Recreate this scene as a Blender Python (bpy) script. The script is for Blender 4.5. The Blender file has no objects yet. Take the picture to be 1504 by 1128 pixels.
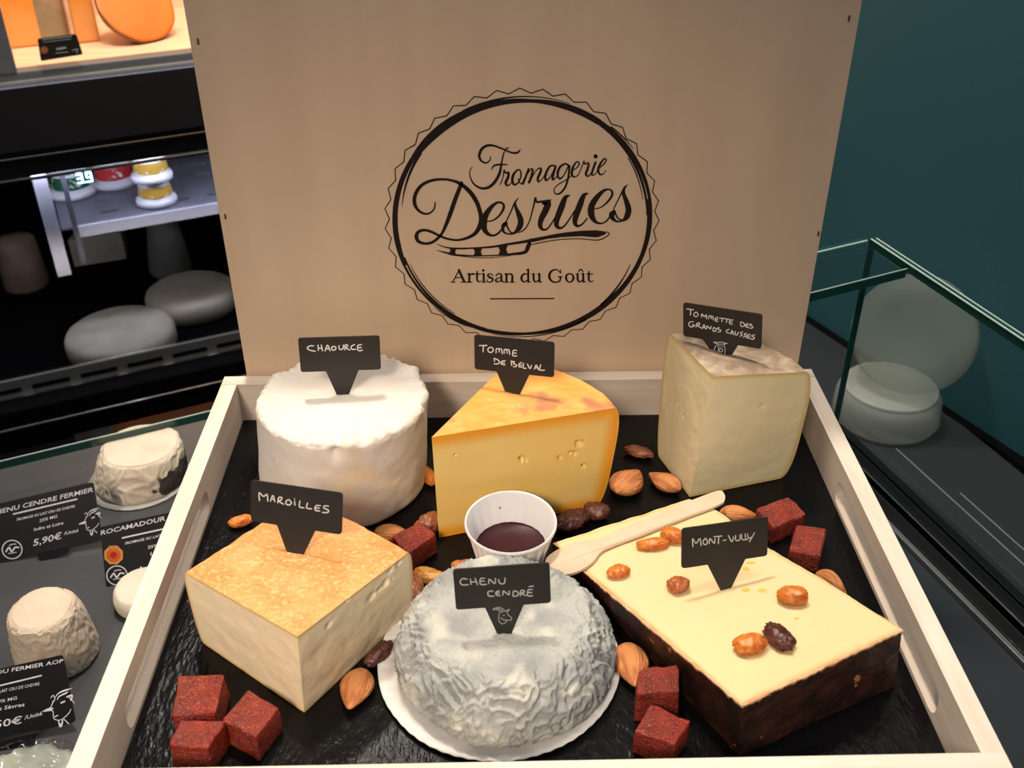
import bpy, bmesh, math, random
import numpy as np
from mathutils import Vector, Matrix, noise, geometry
random.seed(7)
S = bpy.context.scene
COL = S.collection

# ---------------------------------------------------------------- camera, world, lights, exposure
CAM = np.array([-0.01622534, -0.59133737, 0.41856546])
ROT = np.array([[0.99978737, 0.01300742, -0.01600041], [-0.02048991, 0.53947512, -0.84175219], [-0.0023172, 0.84190106, 0.53962694]])
FPX = 1504.0
cd = bpy.data.cameras.new('camera'); cam = bpy.data.objects.new('camera', cd); COL.objects.link(cam)
cd.sensor_width = 36; cd.lens = 36.0; cd.clip_start = 0.02; cd.clip_end = 30
cam.matrix_world = Matrix([list(ROT[i]) + [CAM[i]] for i in range(3)] + [[0, 0, 0, 1]])
cd.dof.use_dof = True; cd.dof.focus_distance = 0.60; cd.dof.aperture_fstop = 16
S.camera = cam
S.view_settings.view_transform = 'Standard'; S.view_settings.look = 'None'
S.view_settings.gamma = 1.0; S.view_settings.use_curve_mapping = False
S.view_settings.exposure = 0.52
w = bpy.data.worlds.new('world'); S.world = w; w.use_nodes = True
w.node_tree.nodes['Background'].inputs[0].default_value = (0.80, 0.82, 0.9, 1)
w.node_tree.nodes['Background'].inputs[1].default_value = 0.13

def area(name, loc, to, size, power, color, sy=None, spread=180):
    d = bpy.data.lights.new(name, 'AREA'); o = bpy.data.objects.new(name, d); COL.objects.link(o)
    d.energy = power; d.size = size; d.color = color; d.spread = math.radians(spread)
    if sy: d.shape = 'RECTANGLE'; d.size_y = sy
    o.location = loc; o.rotation_euler = (Vector(to) - Vector(loc)).to_track_quat('-Z', 'Y').to_euler()
    return o
area('ceiling_spot_and_fill', (-0.22, 0.42, 1.75), (0, -0.15, 0), 0.14, 20, (1.0, 0.87, 0.72))
area('ceiling_spot_and_fill', (0.35, 0.05, 1.8), (0, -0.15, 0), 0.2, 7, (1.0, 0.87, 0.74))
area('ceiling_spot_and_fill', (-0.50, -1.55, 1.30), (-0.10, -0.22, 0.0), 0.34, 0.60, (1.0, 0.82, 0.64), spread=27)  # unseen frontal fill, added low in front to brighten lid and cheese faces
area('ceiling_spot_and_fill', (-0.42, 1.15, 1.75), (0, -0.2, 0), 0.10, 4, (1.0, 0.93, 0.84))
area('ceiling_spot_and_fill', (0.9, -0.5, 1.8), (0.5, 0.4, 0.1), 0.5, 11, (0.86, 0.93, 1.0))

# ---------------------------------------------------------------- measuring helpers
def ray(u, v): return ROT @ np.array([(u - 752) / FPX, -(v - 564) / FPX, -1.0])
def F(u, v, z=0.02):
    d = ray(u, v); t = (z - CAM[2]) / d[2]; return Vector(CAM + t * d)
def onplane(u, v, P, n):
    d = ray(u, v); P = np.array(P); n = np.array(n); t = n @ (P - CAM) / (n @ d); return Vector(CAM + t * d)
def V3(p): return Vector((p[0], p[1], p[2]))

# ---------------------------------------------------------------- object helpers
def root(name, loc, label, cat, group=None):
    o = bpy.data.objects.new(name, None); COL.objects.link(o); o.location = loc
    o.empty_display_size = 0.01
    o['label'] = label; o['category'] = cat
    if group: o['group'] = group
    return o
def wloc(o):
    p = Vector((0, 0, 0))
    while o: p += o.location; o = o.parent
    return p
def mesh(name, vs, fs, mat, parent=None, smooth=True, loc=None, attr=None):
    base = wloc(parent) if parent else Vector((0, 0, 0))
    if loc is not None: base = V3(loc)
    me = bpy.data.meshes.new(name)
    b = base
    me.from_pydata([(v[0] - b[0], v[1] - b[1], v[2] - b[2]) for v in vs], [], fs)
    if attr:
        for k, vals in attr.items():
            a = me.attributes.new(k, 'FLOAT', 'POINT'); a.data.foreach_set('value', vals)
    me.update()
    if smooth: me.polygons.foreach_set('use_smooth', [True] * len(me.polygons))
    me.materials.append(mat)
    o = bpy.data.objects.new(name, me); COL.objects.link(o)
    if parent: o.parent = parent
    else: o.location = base
    return o
def tag(o, label, cat, group=None):
    o['label'] = label; o['category'] = cat
    if group: o['group'] = group
    return o
def struct(o): o['kind'] = 'structure'; return o
def fixn(o):
    bm = bmesh.new(); bm.from_mesh(o.data); bmesh.ops.recalc_face_normals(bm, faces=bm.faces); bm.to_mesh(o.data); bm.free(); return o
def boxgeo(c, s, M=None, bev=0.0):
    """box centred c with size s; M = 3x3 axes (columns)"""
    bm = bmesh.new(); bmesh.ops.create_cube(bm, size=1)
    for v in bm.verts: v.co = Vector((v.co.x * s[0], v.co.y * s[1], v.co.z * s[2]))
    if bev: bmesh.ops.bevel(bm, geom=list(bm.edges), offset=bev, segments=2, profile=0.6, affect='EDGES')
    vs = [((M @ v.co) if M else v.co) + V3(c) for v in bm.verts]; bm.verts.index_update()
    fs = [[v.index for v in f.verts] for f in bm.faces]; bm.free()
    return vs, fs
def box(name, c, s, mat, parent=None, M=None, bev=0.0006, smooth=False):
    vs, fs = boxgeo(c, s, M, bev)
    return mesh(name, vs, fs, mat, parent, smooth, loc=None if parent else c)
def join(parts):
    vs, fs = [], []
    for v, f in parts:
        n = len(vs); vs += list(v); fs += [[i + n for i in g] for g in f]
    return vs, fs
def prism(outer, holes, O, A, B, N, t):
    """filled 2-D outline (with holes) at O + a*A + b*B, extruded by t along N"""
    loops = [outer] + list(holes)
    tess = geometry.tessellate_polygon([[Vector((p[0], p[1], 0)) for p in l] for l in loops])
    pts = [p for l in loops for p in l]; n = len(pts)
    O, A, B, N = V3(O), V3(A), V3(B), V3(N)
    vs = [O + A * p[0] + B * p[1] for p in pts] + [O + A * p[0] + B * p[1] + N * t for p in pts]
    fs = [list(f) for f in tess] + [[i + n for i in reversed(f)] for f in tess]
    k = 0
    for l in loops:
        m = len(l)
        for i in range(m):
            j = (i + 1) % m; fs.append([k + i, k + j, k + j + n, k + i + n])
        k += m
    return vs, fs
def rounded(pts, r, seg=5):
    """round corners of 2-D polygon; r scalar or list"""
    out = []; n = len(pts)
    for i in range(n):
        p0, p, p1 = Vector(pts[i - 1]), Vector(pts[i]), Vector(pts[(i + 1) % n])
        rr = r[i] if isinstance(r, (list, tuple)) else r
        if rr <= 0: out.append(tuple(p)); continue
        a, b = (p0 - p), (p1 - p); rr = min(rr, a.length * .45, b.length * .45); a.normalize(); b.normalize()
        for k in range(seg + 1):
            t = k / seg; q = (p + a * rr) * (1 - t) ** 2 + p * 2 * t * (1 - t) + (p + b * rr) * t * t
            out.append((q.x, q.y))
    return out
def lathe(c, prof, n=48, M=None, fr=None, capb=True, capt=True):
    """prof: (r, z) bottom to top; fr(theta, i) radius factor"""
    vs, fs = [], []
    for i, (r, z) in enumerate(prof):
        for k in range(n):
            a = 2 * math.pi * k / n; f = fr(a, i) if fr else 1
            p = Vector((r * f * math.cos(a), r * f * math.sin(a), z)); vs.append((M @ p if M else p) + V3(c))
    for i in range(len(prof) - 1):
        for k in range(n):
            l = (k + 1) % n; fs.append([i * n + k, i * n + l, (i + 1) * n + l, (i + 1) * n + k])
    if capb: fs.append([k for k in range(n)][::-1])
    if capt: fs.append([(len(prof) - 1) * n + k for k in range(n)])
    return vs, fs
def crom(pts, per=6, closed=False):
    """Catmull-Rom through tuples"""
    P = [np.array(p, float) for p in pts]; n = len(P); out = []
    if n < 3:
        return [tuple(P[0] + (P[-1] - P[0]) * k / per) for k in range(per + 1)]
    rng = range(n) if closed else range(n - 1)
    for i in rng:
        if closed: a, b, c, d = P[i - 1], P[i], P[(i + 1) % n], P[(i + 2) % n]
        else: a, b, c, d = P[max(i - 1, 0)], P[i], P[i + 1], P[min(i + 2, n - 1)]
        for k in range(per):
            t = k / per
            out.append(tuple(.5 * ((2 * b) + (-a + c) * t + (2 * a - 5 * b + 4 * c - d) * t * t + (-a + 3 * b - 3 * c + d) * t ** 3)))
    if not closed: out.append(tuple(P[-1]))
    return out
def ribbon(pts, wd, per=5, curved=True):
    """pts [(u,v[,w])] in drawing units -> list of 2-D quads as (verts, faces)"""
    P = [(p[0], p[1], p[2] if len(p) > 2 else wd) for p in pts]
    if len(P) == 1: P = [(P[0][0] - .01, P[0][1], P[0][2]), (P[0][0] + .01, P[0][1], P[0][2])]
    Q = crom(P, per) if (curved and len(P) > 2) else P
    vs, fs = [], []; n = len(Q)
    for i, q in enumerate(Q):
        a, b = Q[max(i - 1, 0)], Q[min(i + 1, n - 1)]
        t = np.array([b[0] - a[0], b[1] - a[1]]); t = t / (np.linalg.norm(t) + 1e-9); m = np.array([-t[1], t[0]]); h = max(q[2], .4) / 2
        vs += [(q[0] + m[0] * h, q[1] + m[1] * h), (q[0] - m[0] * h, q[1] - m[1] * h)]
        if i: k = 2 * i; fs.append([k - 2, k - 1, k + 1, k])
    # round ends
    for q, s in ((Q[0], 0), (Q[-1], 1)):
        h = q[2] / 2 * .98; k0 = len(vs)
        if h <= .6: continue
        for k in range(8): a = 2 * math.pi * k / 8 + .39; vs.append((q[0] + h * math.cos(a), q[1] + h * math.sin(a)))
        fs.append([k0 + k for k in range(8)])
    return vs, fs
def flatprint(name, strokes, to3, off, mat, parent, polys=()):
    """strokes: list of (pts, width, curved) in drawing coords; to3 maps to world; off = offset vector"""
    V, Fc = [], []
    for i, (pts, wd, cv) in enumerate(strokes):
        v, f = ribbon(pts, wd, curved=cv); n = len(V); lift = 1 + .02 * (i % 7)
        V += [to3(a, b) + V3(off) * lift for a, b in v]; Fc += [[j + n for j in g] for g in f]
    for pl in polys:
        tess = geometry.tessellate_polygon([[Vector((p[0], p[1], 0)) for p in pl]]); n = len(V)
        V += [to3(a, b) + V3(off) * 1.2 for a, b in pl]; Fc += [[j + n for j in g] for g in tess]
    o = mesh(name, V, Fc, mat, parent, smooth=False)
    return o
def nz(p, s, seed=0): return noise.noise(Vector((p[0] * s + seed * 13.7, p[1] * s - seed * 7.1, p[2] * s + seed * 3.3)))
def fbm(p, s, seed=0, o=3):
    r, a = 0, 1
    for k in range(o): r += a * nz(p, s * 2 ** k, seed + k); a *= .5
    return r

# ---------------------------------------------------------------- materials
def mat(name, c1, c2=None, scale=60, rough=0.6, bump=0.0, bscale=400, sss=0.0, srad=(1, .6, .3), sscale=.004, spec=.5, coat=0, metal=0,
        attr=None, stretch=None, detail=4, lo=.35, hi=.65, c3=None, c3scale=200, c3lo=.6, c3hi=.7, trans=0, ior=1.45, emit=None, estr=0, alpha=1, bdist=.001, voro=0, coatr=.1):
    m = bpy.data.materials.new(name); m.use_nodes = True; nt = m.node_tree; N = nt.nodes; L = nt.links
    b = N['Principled BSDF']; tc = N.new('ShaderNodeTexCoord'); mp = N.new('ShaderNodeMapping'); L.new(tc.outputs['Object'], mp.inputs[0])
    if stretch: mp.inputs['Scale'].default_value = stretch
    def ns(sc, dt=4):
        t = N.new('ShaderNodeTexNoise'); t.inputs['Scale'].default_value = sc; t.inputs['Detail'].default_value = dt; L.new(mp.outputs[0], t.inputs['Vector']); return t.outputs['Fac']
    def rng(x, lo, hi):
        r = N.new('ShaderNodeMapRange'); r.interpolation_type = 'SMOOTHSTEP'; L.new(x, r.inputs[0]); r.inputs[1].default_value = lo; r.inputs[2].default_value = hi; return r.outputs[0]
    def mix(f, a, b_):
        x = N.new('ShaderNodeMix'); x.data_type = 'RGBA'; L.new(f, x.inputs[0])
        for k, s in ((6, a), (7, b_)):
            if isinstance(s, tuple): x.inputs[k].default_value = (*s, 1)
            else: L.new(s, x.inputs[k])
        return x.outputs[2]
    col = c1
    if c2: col = mix(rng(ns(scale, detail), lo, hi), c1, c2)
    if c3: col = mix(rng(ns(c3scale, 5), c3lo, c3hi), col, c3)
    if attr:                                   # list of (attribute, colour, lo, hi)
        for (an, ac, alo, ahi) in attr:
            a = N.new('ShaderNodeAttribute'); a.attribute_name = an
            col = mix(rng(a.outputs['Fac'], alo, ahi), col, ac)
    if isinstance(col, tuple): b.inputs['Base Color'].default_value = (*col, 1)
    else: L.new(col, b.inputs['Base Color'])
    b.inputs['Roughness'].default_value = rough; b.inputs['Specular IOR Level'].default_value = spec
    b.inputs['Metallic'].default_value = metal; b.inputs['Coat Weight'].default_value = coat; b.inputs['Coat Roughness'].default_value = coatr
    b.inputs['Transmission Weight'].default_value = trans; b.inputs['IOR'].default_value = ior; b.inputs['Alpha'].default_value = alpha
    if sss: b.inputs['Subsurface Weight'].default_value = sss; b.inputs['Subsurface Radius'].default_value = srad; b.inputs['Subsurface Scale'].default_value = sscale
    if emit: b.inputs['Emission Color'].default_value = (*emit, 1); b.inputs['Emission Strength'].default_value = estr
    if bump:
        bp = N.new('ShaderNodeBump'); bp.inputs['Strength'].default_value = bump; bp.inputs['Distance'].default_value = bdist
        h = ns(bscale, 5)
        if voro:
            vt = N.new('ShaderNodeTexVoronoi'); vt.inputs['Scale'].default_value = voro; L.new(mp.outputs[0], vt.inputs['Vector'])
            ad = N.new('ShaderNodeMath'); ad.operation = 'ADD'; L.new(h, ad.inputs[0]); L.new(vt.outputs['Distance'], ad.inputs[1]); h = ad.outputs[0]
        L.new(h, bp.inputs['Height']); L.new(bp.outputs[0], b.inputs['Normal'])
    return m
def glass(name, tint, rough=0.0, fac=.08):
    """thin architectural pane: tinted see-through with real reflections"""
    m = bpy.data.materials.new(name); m.use_nodes = True; nt = m.node_tree; N = nt.nodes; L = nt.links
    N.remove(N['Principled BSDF']); out = N['Material Output']
    t = N.new('ShaderNodeBsdfTransparent'); t.inputs[0].default_value = (*tint, 1)
    g = N.new('ShaderNodeBsdfGlossy'); g.inputs['Roughness'].default_value = rough
    fr = N.new('ShaderNodeFresnel'); fr.inputs[0].default_value = 1.5
    gm = N.new('ShaderNodeNewGeometry'); sb = N.new('ShaderNodeMath'); sb.operation = 'SUBTRACT'; sb.inputs[0].default_value = 1; L.new(gm.outputs['Backfacing'], sb.inputs[1])
    ml = N.new('ShaderNodeMath'); ml.operation = 'MULTIPLY'; L.new(fr.outputs[0], ml.inputs[0]); L.new(sb.outputs[0], ml.inputs[1])
    mx = N.new('ShaderNodeMixShader'); L.new(ml.outputs[0], mx.inputs[0]); L.new(t.outputs[0], mx.inputs[1]); L.new(g.outputs[0], mx.inputs[2]); L.new(mx.outputs[0], out.inputs[0])
    return m

WOOD = mat('pale_poplar_wood', (.74, .65, .56), (.65, .555, .46), scale=14, rough=.62, stretch=(1, 14, 14), bump=.15, bscale=90, lo=.3, hi=.75, spec=.3)
WOODY = mat('pale_poplar_wood_side', (.74, .65, .56), (.65, .555, .46), scale=14, rough=.62, stretch=(14, 1, 14), bump=.15, bscale=90, lo=.3, hi=.75, spec=.3)
LIDM = mat('lid_plywood', (.70, .53, .375), (.655, .49, .345), scale=5, rough=.5, stretch=(8, 1, 1), bump=.06, bscale=60, lo=.3, hi=.7, spec=.4)
INK = mat('black_brown_ink', (.016, .010, .008), rough=.6, spec=.2)
WHITEINK = mat('white_chalk_ink', (.80, .79, .76), rough=.8)
GREYINK = mat('grey_chalk_ink', (.48, .47, .46), rough=.8)
BOARD = mat('black_embossed_board', (.004, .004, .0045), rough=.17, bump=.55, bscale=260, spec=.22, bdist=.0012, stretch=(1, .45, 1))
TAGM = mat('matt_black_plastic', (.020, .018, .017), rough=.42, spec=.5, bump=.03, bscale=900)
TAGEDGE = TAGM

# ---------------------------------------------------------------- the setting: shop floor, walls
TH = math.radians(24.2)
U = Vector((math.cos(TH), math.sin(TH), 0)); W_ = Vector((-math.sin(TH), math.cos(TH), 0)); Z = Vector((0, 0, 1))
MUV = Matrix((U, W_, Z)).transposed()
def uv(a, b, z): return U * a + W_ * b + Z * z
def uvbox(name, a0, a1, b0, b1, z0, z1, m, parent=None, bev=.0008):
    return box(name, uv((a0 + a1) / 2, (b0 + b1) / 2, (z0 + z1) / 2), (a1 - a0, b1 - b0, z1 - z0), m, parent, MUV, bev)
def vplane(u, v, b):           # point at pixel on the vertical plane W_ = b
    return onplane(u, v, W_ * b, W_)
BLACK = mat('black_lacquer', (.006, .006, .007), rough=.25, spec=.4)
MATBLACK = mat('matt_black_wall', (.004, .004, .005), rough=.9, spec=0.0)
TEAL = mat('teal_paint', (.030, .112, .142), (.034, .120, .150), scale=3, rough=.48, bump=.25, bscale=260, spec=.4, bdist=.0006)
SLATE = mat('slate_grey_counter', (.050, .053, .060), (.042, .045, .051), scale=9, rough=.42, bump=.12, bscale=40, c3=(.20, .20, .20), c3scale=260, c3lo=.735, c3hi=.75)
SLATE2 = mat('dark_grey_shelf', (.030, .031, .036), (.024, .025, .030), scale=7, rough=.3, bump=.05, bscale=40)
FRAMEM = mat('grey_painted_metal', (.085, .088, .095), rough=.45)
CHROME = mat('polished_metal_edge', (.75, .75, .76), rough=.18, metal=1)
WHITEMETAL = mat('lilac_white_metal', (.72, .72, .84), rough=.4)
GREYMETAL = mat('grey_perforated_metal', (.16, .16, .20), rough=.4, spec=.5)
GREENGLASS = mat('green_glass_edge', (.010, .055, .045), rough=.08, spec=.8)
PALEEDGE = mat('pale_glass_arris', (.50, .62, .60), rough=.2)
PANE = glass('clear_pane', (.90, .95, .94))
DARKPANE = glass('dark_tinted_pane', (.36, .36, .37))

struct(box('floor', (0, .5, -0.96), (6, 6, .04), mat('dark_floor', (.03, .03, .032), rough=.5)))
struct(box('wall_back', uv(0, 1.75, .3), (6, .04, 2.6), MATBLACK, None, MUV))

# teal wall on the right
ZB = -.09; zr = -.03; zD = ZB + zr
g1, g2 = F(1376, 587, zD), F(1504, 671, zD); dr = (g2 - g1); dr.z = 0; dr.normalize(); nr = Vector((-dr.y, dr.x, 0))
if nr.x < 0: nr = -nr
MR = Matrix((dr, nr, Z)).transposed()
cw = g1 - dr * .2
struct(box('wall_right', (cw.x + nr.x * .02, cw.y + nr.y * .02, .45), (4.2, .04, 2.8), TEAL, None, MR))
struct(box('baseboard_right', (cw.x - nr.x * .004, cw.y - nr.y * .004, zD - .045), (4.2, .012, .09 - .001), MATBLACK, None, MR))

# counter that carries the box, and the glass case on the right
r1, r2 = F(1280, 699, ZB), F(1504, 917, ZB); dR = (r2 - r1); dR.normalize(); nR = Vector((-dR.y, dR.x, 0))
if nR.x < 0: nR = -nR
MRR = Matrix((dR, nR, Z)).transposed()
corner = F(1220, 641, ZB)
def RR(a, b, z): return corner + dR * a + nR * b + Z * z     # a towards the camera along the pane, b to the right
def rrbox(name, a0, a1, b0, b1, z0, z1, m, parent=None, bev=.0005):
    return box(name, RR((a0 + a1) / 2, (b0 + b1) / 2, (z0 + z1) / 2), (a1 - a0, b1 - b0, z1 - z0), m, parent, MRR, bev)
counter = root('glass_counter', (0, -.16, -.94), 'black display counter under the wooden cheese box', 'counter')
box('riser', (0.0, -.162, -.0595), (.34, .28, .1182), MATBLACK, counter)
# the worktop strip right of the box, up to the pane
q = [Vector((.17, -.60, 0)), RR(.85, -.028, 0), RR(-.0, -.028, 0), Vector((.172, .03, 0))]
v_, f_ = prism([(p.x, p.y) for p in q], [], (0, 0, ZB - .012), (1, 0, 0), (0, 1, 0), (0, 0, 1), .0115)
mesh('worktop', v_, f_, mat('dark_glass_worktop', (.022, .027, .033), rough=.16, spec=.5), counter, smooth=False)
q2 = [Vector((.27, -.60, 0)), RR(.80, -.04, 0), RR(.02, -.04, 0), Vector((.225, .0, 0))]
v_, f_ = prism([(p.x, p.y) for p in q2], [], (0, 0, -.9385), (1, 0, 0), (0, 1, 0), (0, 0, 1), .926 + ZB)
mesh('cabinet_body', v_, f_, MATBLACK, counter, smooth=False)
case = root('glass_case', RR(.2, .2, zr), 'low glass display case beside the right rim of the box, teal wall behind', 'display case')
topz = onplane(1264, 352, corner, (0, 1, 0)).z - ZB
# bottom rails along the pane
rrbox('rail', -.01, .95, -.004, .007, -.004, .004, BLACK, case)
rrbox('rail', -.01, .95, -.0055, -.0042, .002, .0042, CHROME, case, bev=0)
rrbox('rail', -.01, .95, .010, .017, -.006, .003, BLACK, case)
rrbox('rail', -.01, .95, -.022, -.012, -.003, .0035, BLACK, case)
rrbox('rail', -.01, .95, -.0265, -.0225, -.003, .003, mat('brushed_rail', (.16, .18, .20), rough=.3, metal=.6), case)
# deck inside the case
wd = (g1 - corner).dot(nR)
rrbox('deck', -.35, .98, .010, wd - .004, zr - .02, zr - .001, SLATE2, case)
rrbox('deck_strip', .0, .72, .072, .0735, zr - .001, zr + .0005, GREYMETAL, case)
rrbox('deck_strip', .07, .72, .084, .0855, zr - .001, zr + .0005, GREYMETAL, case)
def pane(nm, a0, a1, b0, b1, z0, z1, along):
    o = rrbox(nm, a0, a1, b0, b1, z0, z1, PANE, case, bev=0)
    return o
pane('glass_pane', .0, .95, .0, .005, .004, topz, 0)
rrbox('pane_edge', .0, .95, -.0001, .0008, topz, topz + .0008, PALEEDGE, case, bev=0)
rrbox('pane_edge', .0, .95, .0044, .0052, topz, topz + .0008, PALEEDGE, case, bev=0)
rrbox('pane_edge', .0, .95, .0008, .0044, topz, topz + .0004, GREENGLASS, case, bev=0)
rrbox('pane_edge', 0, .95, .0004, .0046, topz - .006, topz - .0001, GREENGLASS, case, bev=0)
rrbox('pane_edge', -.0015, .0, -.0001, .0051, .004, topz, GREENGLASS, case, bev=0)

MUL = Matrix((U, W_, Z)).transposed()
def lpane(nm, a0, a1, b0, b1, z0, z1, m):
    c_ = RR(0, 0, 0) + U * ((a0 + a1) / 2) + W_ * ((b0 + b1) / 2) + Z * ((z0 + z1) / 2); return box(nm, c_, (a1 - a0, b1 - b0, z1 - z0), m, case, MUL, 0)
lpane('glass_pane', -.105, -.003, 0, .005, .0, topz - .001, PANE)
lpane('pane_edge', -.105, -.003, -.0001, .0008, topz - .001, topz, PALEEDGE)
lpane('pane_edge', -.105, -.003, .0008, .0050, topz - .001, topz - .0004, GREENGLASS)
lpane('glass_top_shelf', -.105, -.006, -.044, -.002, topz - .010, topz - .003, PANE)
lpane('shelf_edge', -.105, -.006, -.0452, -.044, topz - .0102, topz - .0028, GREENGLASS)
lpane('shelf_edge', -.105, -.006, -.0456, -.0452, topz - .0034, topz - .0026, PALEEDGE)
# lower left: slate deck of the refrigerated display
ZL = -.12
deckv = (F(150, 646, ZL)).dot(W_)
disp = root('cheese_display', uv(-.5, .1, ZL - .05), 'dark slate display deck left of the box carrying goat cheeses', 'display counter')
uvbox('slate_deck', -1.2, -.02, -.75, deckv, ZL - .03, ZL - .0005, SLATE, disp)
uvbox('display_body', -1.15, -.04, -.70, deckv - .02, -.938, ZL - .0305, MATBLACK, disp)
gz = ZL + .035
gv = F(150, 646, gz).dot(W_)
uvbox('glass_shelf', -1.2, .03, gv, gv + .014, gz - .003, gz + .003, PANE, disp, bev=0)
uvbox('glass_shelf_edge', -1.2, .03, gv - .0012, gv, gz - .0042, gz + .0035, GREENGLASS, disp, bev=0)
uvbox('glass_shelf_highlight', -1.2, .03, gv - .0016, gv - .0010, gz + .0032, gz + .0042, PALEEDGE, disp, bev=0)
lv = F(150, 601, ZL - .10).dot(W_)
uvbox('chrome_strip', -1.2, .1, lv, lv + .003, ZL - .103, ZL - .1, CHROME, disp, bev=0)
uvbox('black_sill', -1.2, .1, lv + .004, lv + .012, ZL - .13, ZL - .104, MATBLACK, disp)
uvbox('black_trough', -1.2, .1, deckv, lv + .2, ZL - .26, ZL - .24, MATBLACK, disp)

# ---------------------------------------------------------------- refrigerated cabinet at the back left
BV = .80
gl = vplane(150, 552, BV); zg = gl.z
fr_ = root('refrigerated_cabinet', uv(-.4, BV + .2, -.94), 'black glass-fronted refrigerated cabinet with a vent grille, left of the lid', 'refrigerator')
A0, A1 = -1.3, .35
uvbox('base', A0, A1, BV - .02, BV + .6, -.938, zg - .05, MATBLACK, fr_)
uvbox('front_sill', A0, A1, BV - .03, BV + .02, zg - .05, zg - .008, MATBLACK, fr_)
uvbox('sill_edge', A0, A1, BV - .004, BV + .001, zg - .008, zg - .0025, CHROME, fr_)
uvbox('grille_plate', A0, A1, BV + .001, BV + .006, zg - .004, zg + .022, FRAMEM, fr_)
for k in range(16):
    a = -.78 + k * .062
    uvbox('vent_slot', a, a + .048, BV - .0008, BV + .0012, zg + .004, zg + .0095, MATBLACK, fr_, bev=0)
z2 = vplane(150, 247, BV).z; z1 = vplane(150, 217, BV).z
fl_z = zg - .02
uvbox('cabinet_floor', A0, A1, BV + .006, BV + .6, fl_z - .02, fl_z, MATBLACK, fr_)
uvbox('back_panel', A0, A1, BV + .58, BV + .6, fl_z, z2, MATBLACK, fr_)
uvbox('top_band', A0, A1, BV, BV + .03, z2 + .003, z1, BLACK, fr_)
uvbox('chrome_edge', A0, A1, BV - .002, BV + .002, z2 - .0015, z2 + .0025, CHROME, fr_)
uvbox('chrome_edge', A0, A1, BV - .002, BV + .002, z1, z1 + .0032, CHROME, fr_)
uvbox('top_panel', A0, A1, BV + .0, BV + .281, z1 + .004, z1 + .010, MATBLACK, fr_)
uvbox('glass_front', A0, A1, BV + .0065, BV + .0095, zg + .022, z2 - .002, DARKPANE, fr_, bev=0)
# perforated shelf
zs = z2 - .115
p1, p2 = F(112, 330, zs), F(318, 300, zs); sv = (p1.dot(W_) + p2.dot(W_)) / 2; sa = p1.dot(U)
holes = []
for i in range(9):
    for j in range(4):
        a = sa + .035 + i * .05; b = sv + .03 + j * .045
        holes.append(rounded([(a, b), (a + .026, b), (a + .026, b + .009), (a, b + .009)], .004, 2))
v_, f_ = prism([(sa - .02, sv), (A1, sv), (A1, sv + .26), (sa - .02, sv + .26)], holes, (0, 0, zs - .003), U, W_, Z, .003)
mesh('perforated_shelf', v_, f_, GREYMETAL, fr_, smooth=False)
uvbox('shelf_lip', sa, A1, sv - .004, sv, zs - .016, zs + .001, WHITEMETAL, fr_)
pp = vplane(64, 262, sv - .01); pq = vplane(100, 400, sv - .01)
uvbox('shelf_post', pq.dot(U) - .014, pq.dot(U) + .004, sv - .02, sv - .012, pq.z, z2, WHITEMETAL, fr_)
uvbox('shelf_post', pq.dot(U) + .02, pq.dot(U) + .027, sv - .012, sv - .006, zs - .05, z2, GREYMETAL, fr_)
area('added_lower_fill', uv(-.3, BV + .05, zs - .03), uv(-.3, BV + .25, fl_z), .8, .8, (1.0, .9, .78), sy=.02)  # added fill under the shelf, no visible source; brightens the dim rounds
lt = area('cabinet_strip_light', uv(-.12, sv - .03, z2 - .004), uv(-.12, sv + .05, zs - .1), .7, 3.6, (.80, .85, 1.0), sy=.02)
lt.data.shape = 'RECTANGLE'
# LED temperature display behind the glass
LED = mat('blue_white_led', (.2, .4, .6), emit=(.45, .80, 1.0), estr=2.5)
lb = BV - .003; lc = vplane(124, 261, lb)
def seg7(d, ox, sc):
    on = {'3': 'abcdg', '9': 'abcdfg'}[d]; S7 = {'a': ((0, 2), (1, 2)), 'b': ((1, 2), (1, 1)), 'c': ((1, 1), (1, 0)), 'd': ((0, 0), (1, 0)), 'e': ((0, 0), (0, 1)), 'f': ((0, 1), (0, 2)), 'g': ((0, 1), (1, 1))}
    return [([(ox + a[0] * sc, a[1] * sc), (ox + b[0] * sc, b[1] * sc)], sc * .42, False) for a, b in [S7[s] for s in on]]
st = seg7('3', -7.5, 5) + seg7('9', 2.5, 5) + [([(-.3, 0), (.2, 0)], 2, False)]
led = flatprint('temperature_digits', [([(p[0], p[1]) for p in a], wdt, c) for a, wdt, c in st], lambda a, b: lc + U * (a * .0011) + Z * ((b - 5) * .0011), -W_ * .0006, LED, fr_)

# pots on the shelf
POTW = mat('white_pot_plastic', (.75, .75, .82), rough=.35)
def pot(px, py, z, label, col, h=.052, r=.034, top=False):
    c = F(px, py, z) + W_ * r * .9
    t = root('cheese_pot', c, label, 'pot', 'pots on the perforated shelf')
    v, f = lathe(c, [(r * .98, .0003), (r * 1.16, .002), (r * 1.18, .007), (r * 1.12, .010), (r * .96, .012), (r * .86, h * .95), (r * .80, h)], 36)
    pc_ = fixn(mesh('cup', v, f, POTW, t))
    v, f = lathe(c, [(r * .965 + .0004, .015), (r * .87 + .0009, h * .84)], 36, capb=False, capt=False)
    mesh('label_band', v, f, mat('pot_label', col, (.8, .8, .75), scale=90, rough=.5, lo=.60, hi=.66), pc_)
    return c
pot(110, 294, zs, 'white plastic pot with a green label, leftmost on the metal shelf', (.01, .13, .055), h=.040, r=.029)
pot(172, 279, zs, 'white plastic pot with a red label between the green and yellow pots', (.55, .03, .03), r=.029, h=.040)
c = pot(235, 306, zs, 'white plastic pot with a yellow label, lower one of the stacked pair', (.55, .33, .05), r=.0245, h=.036)
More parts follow.
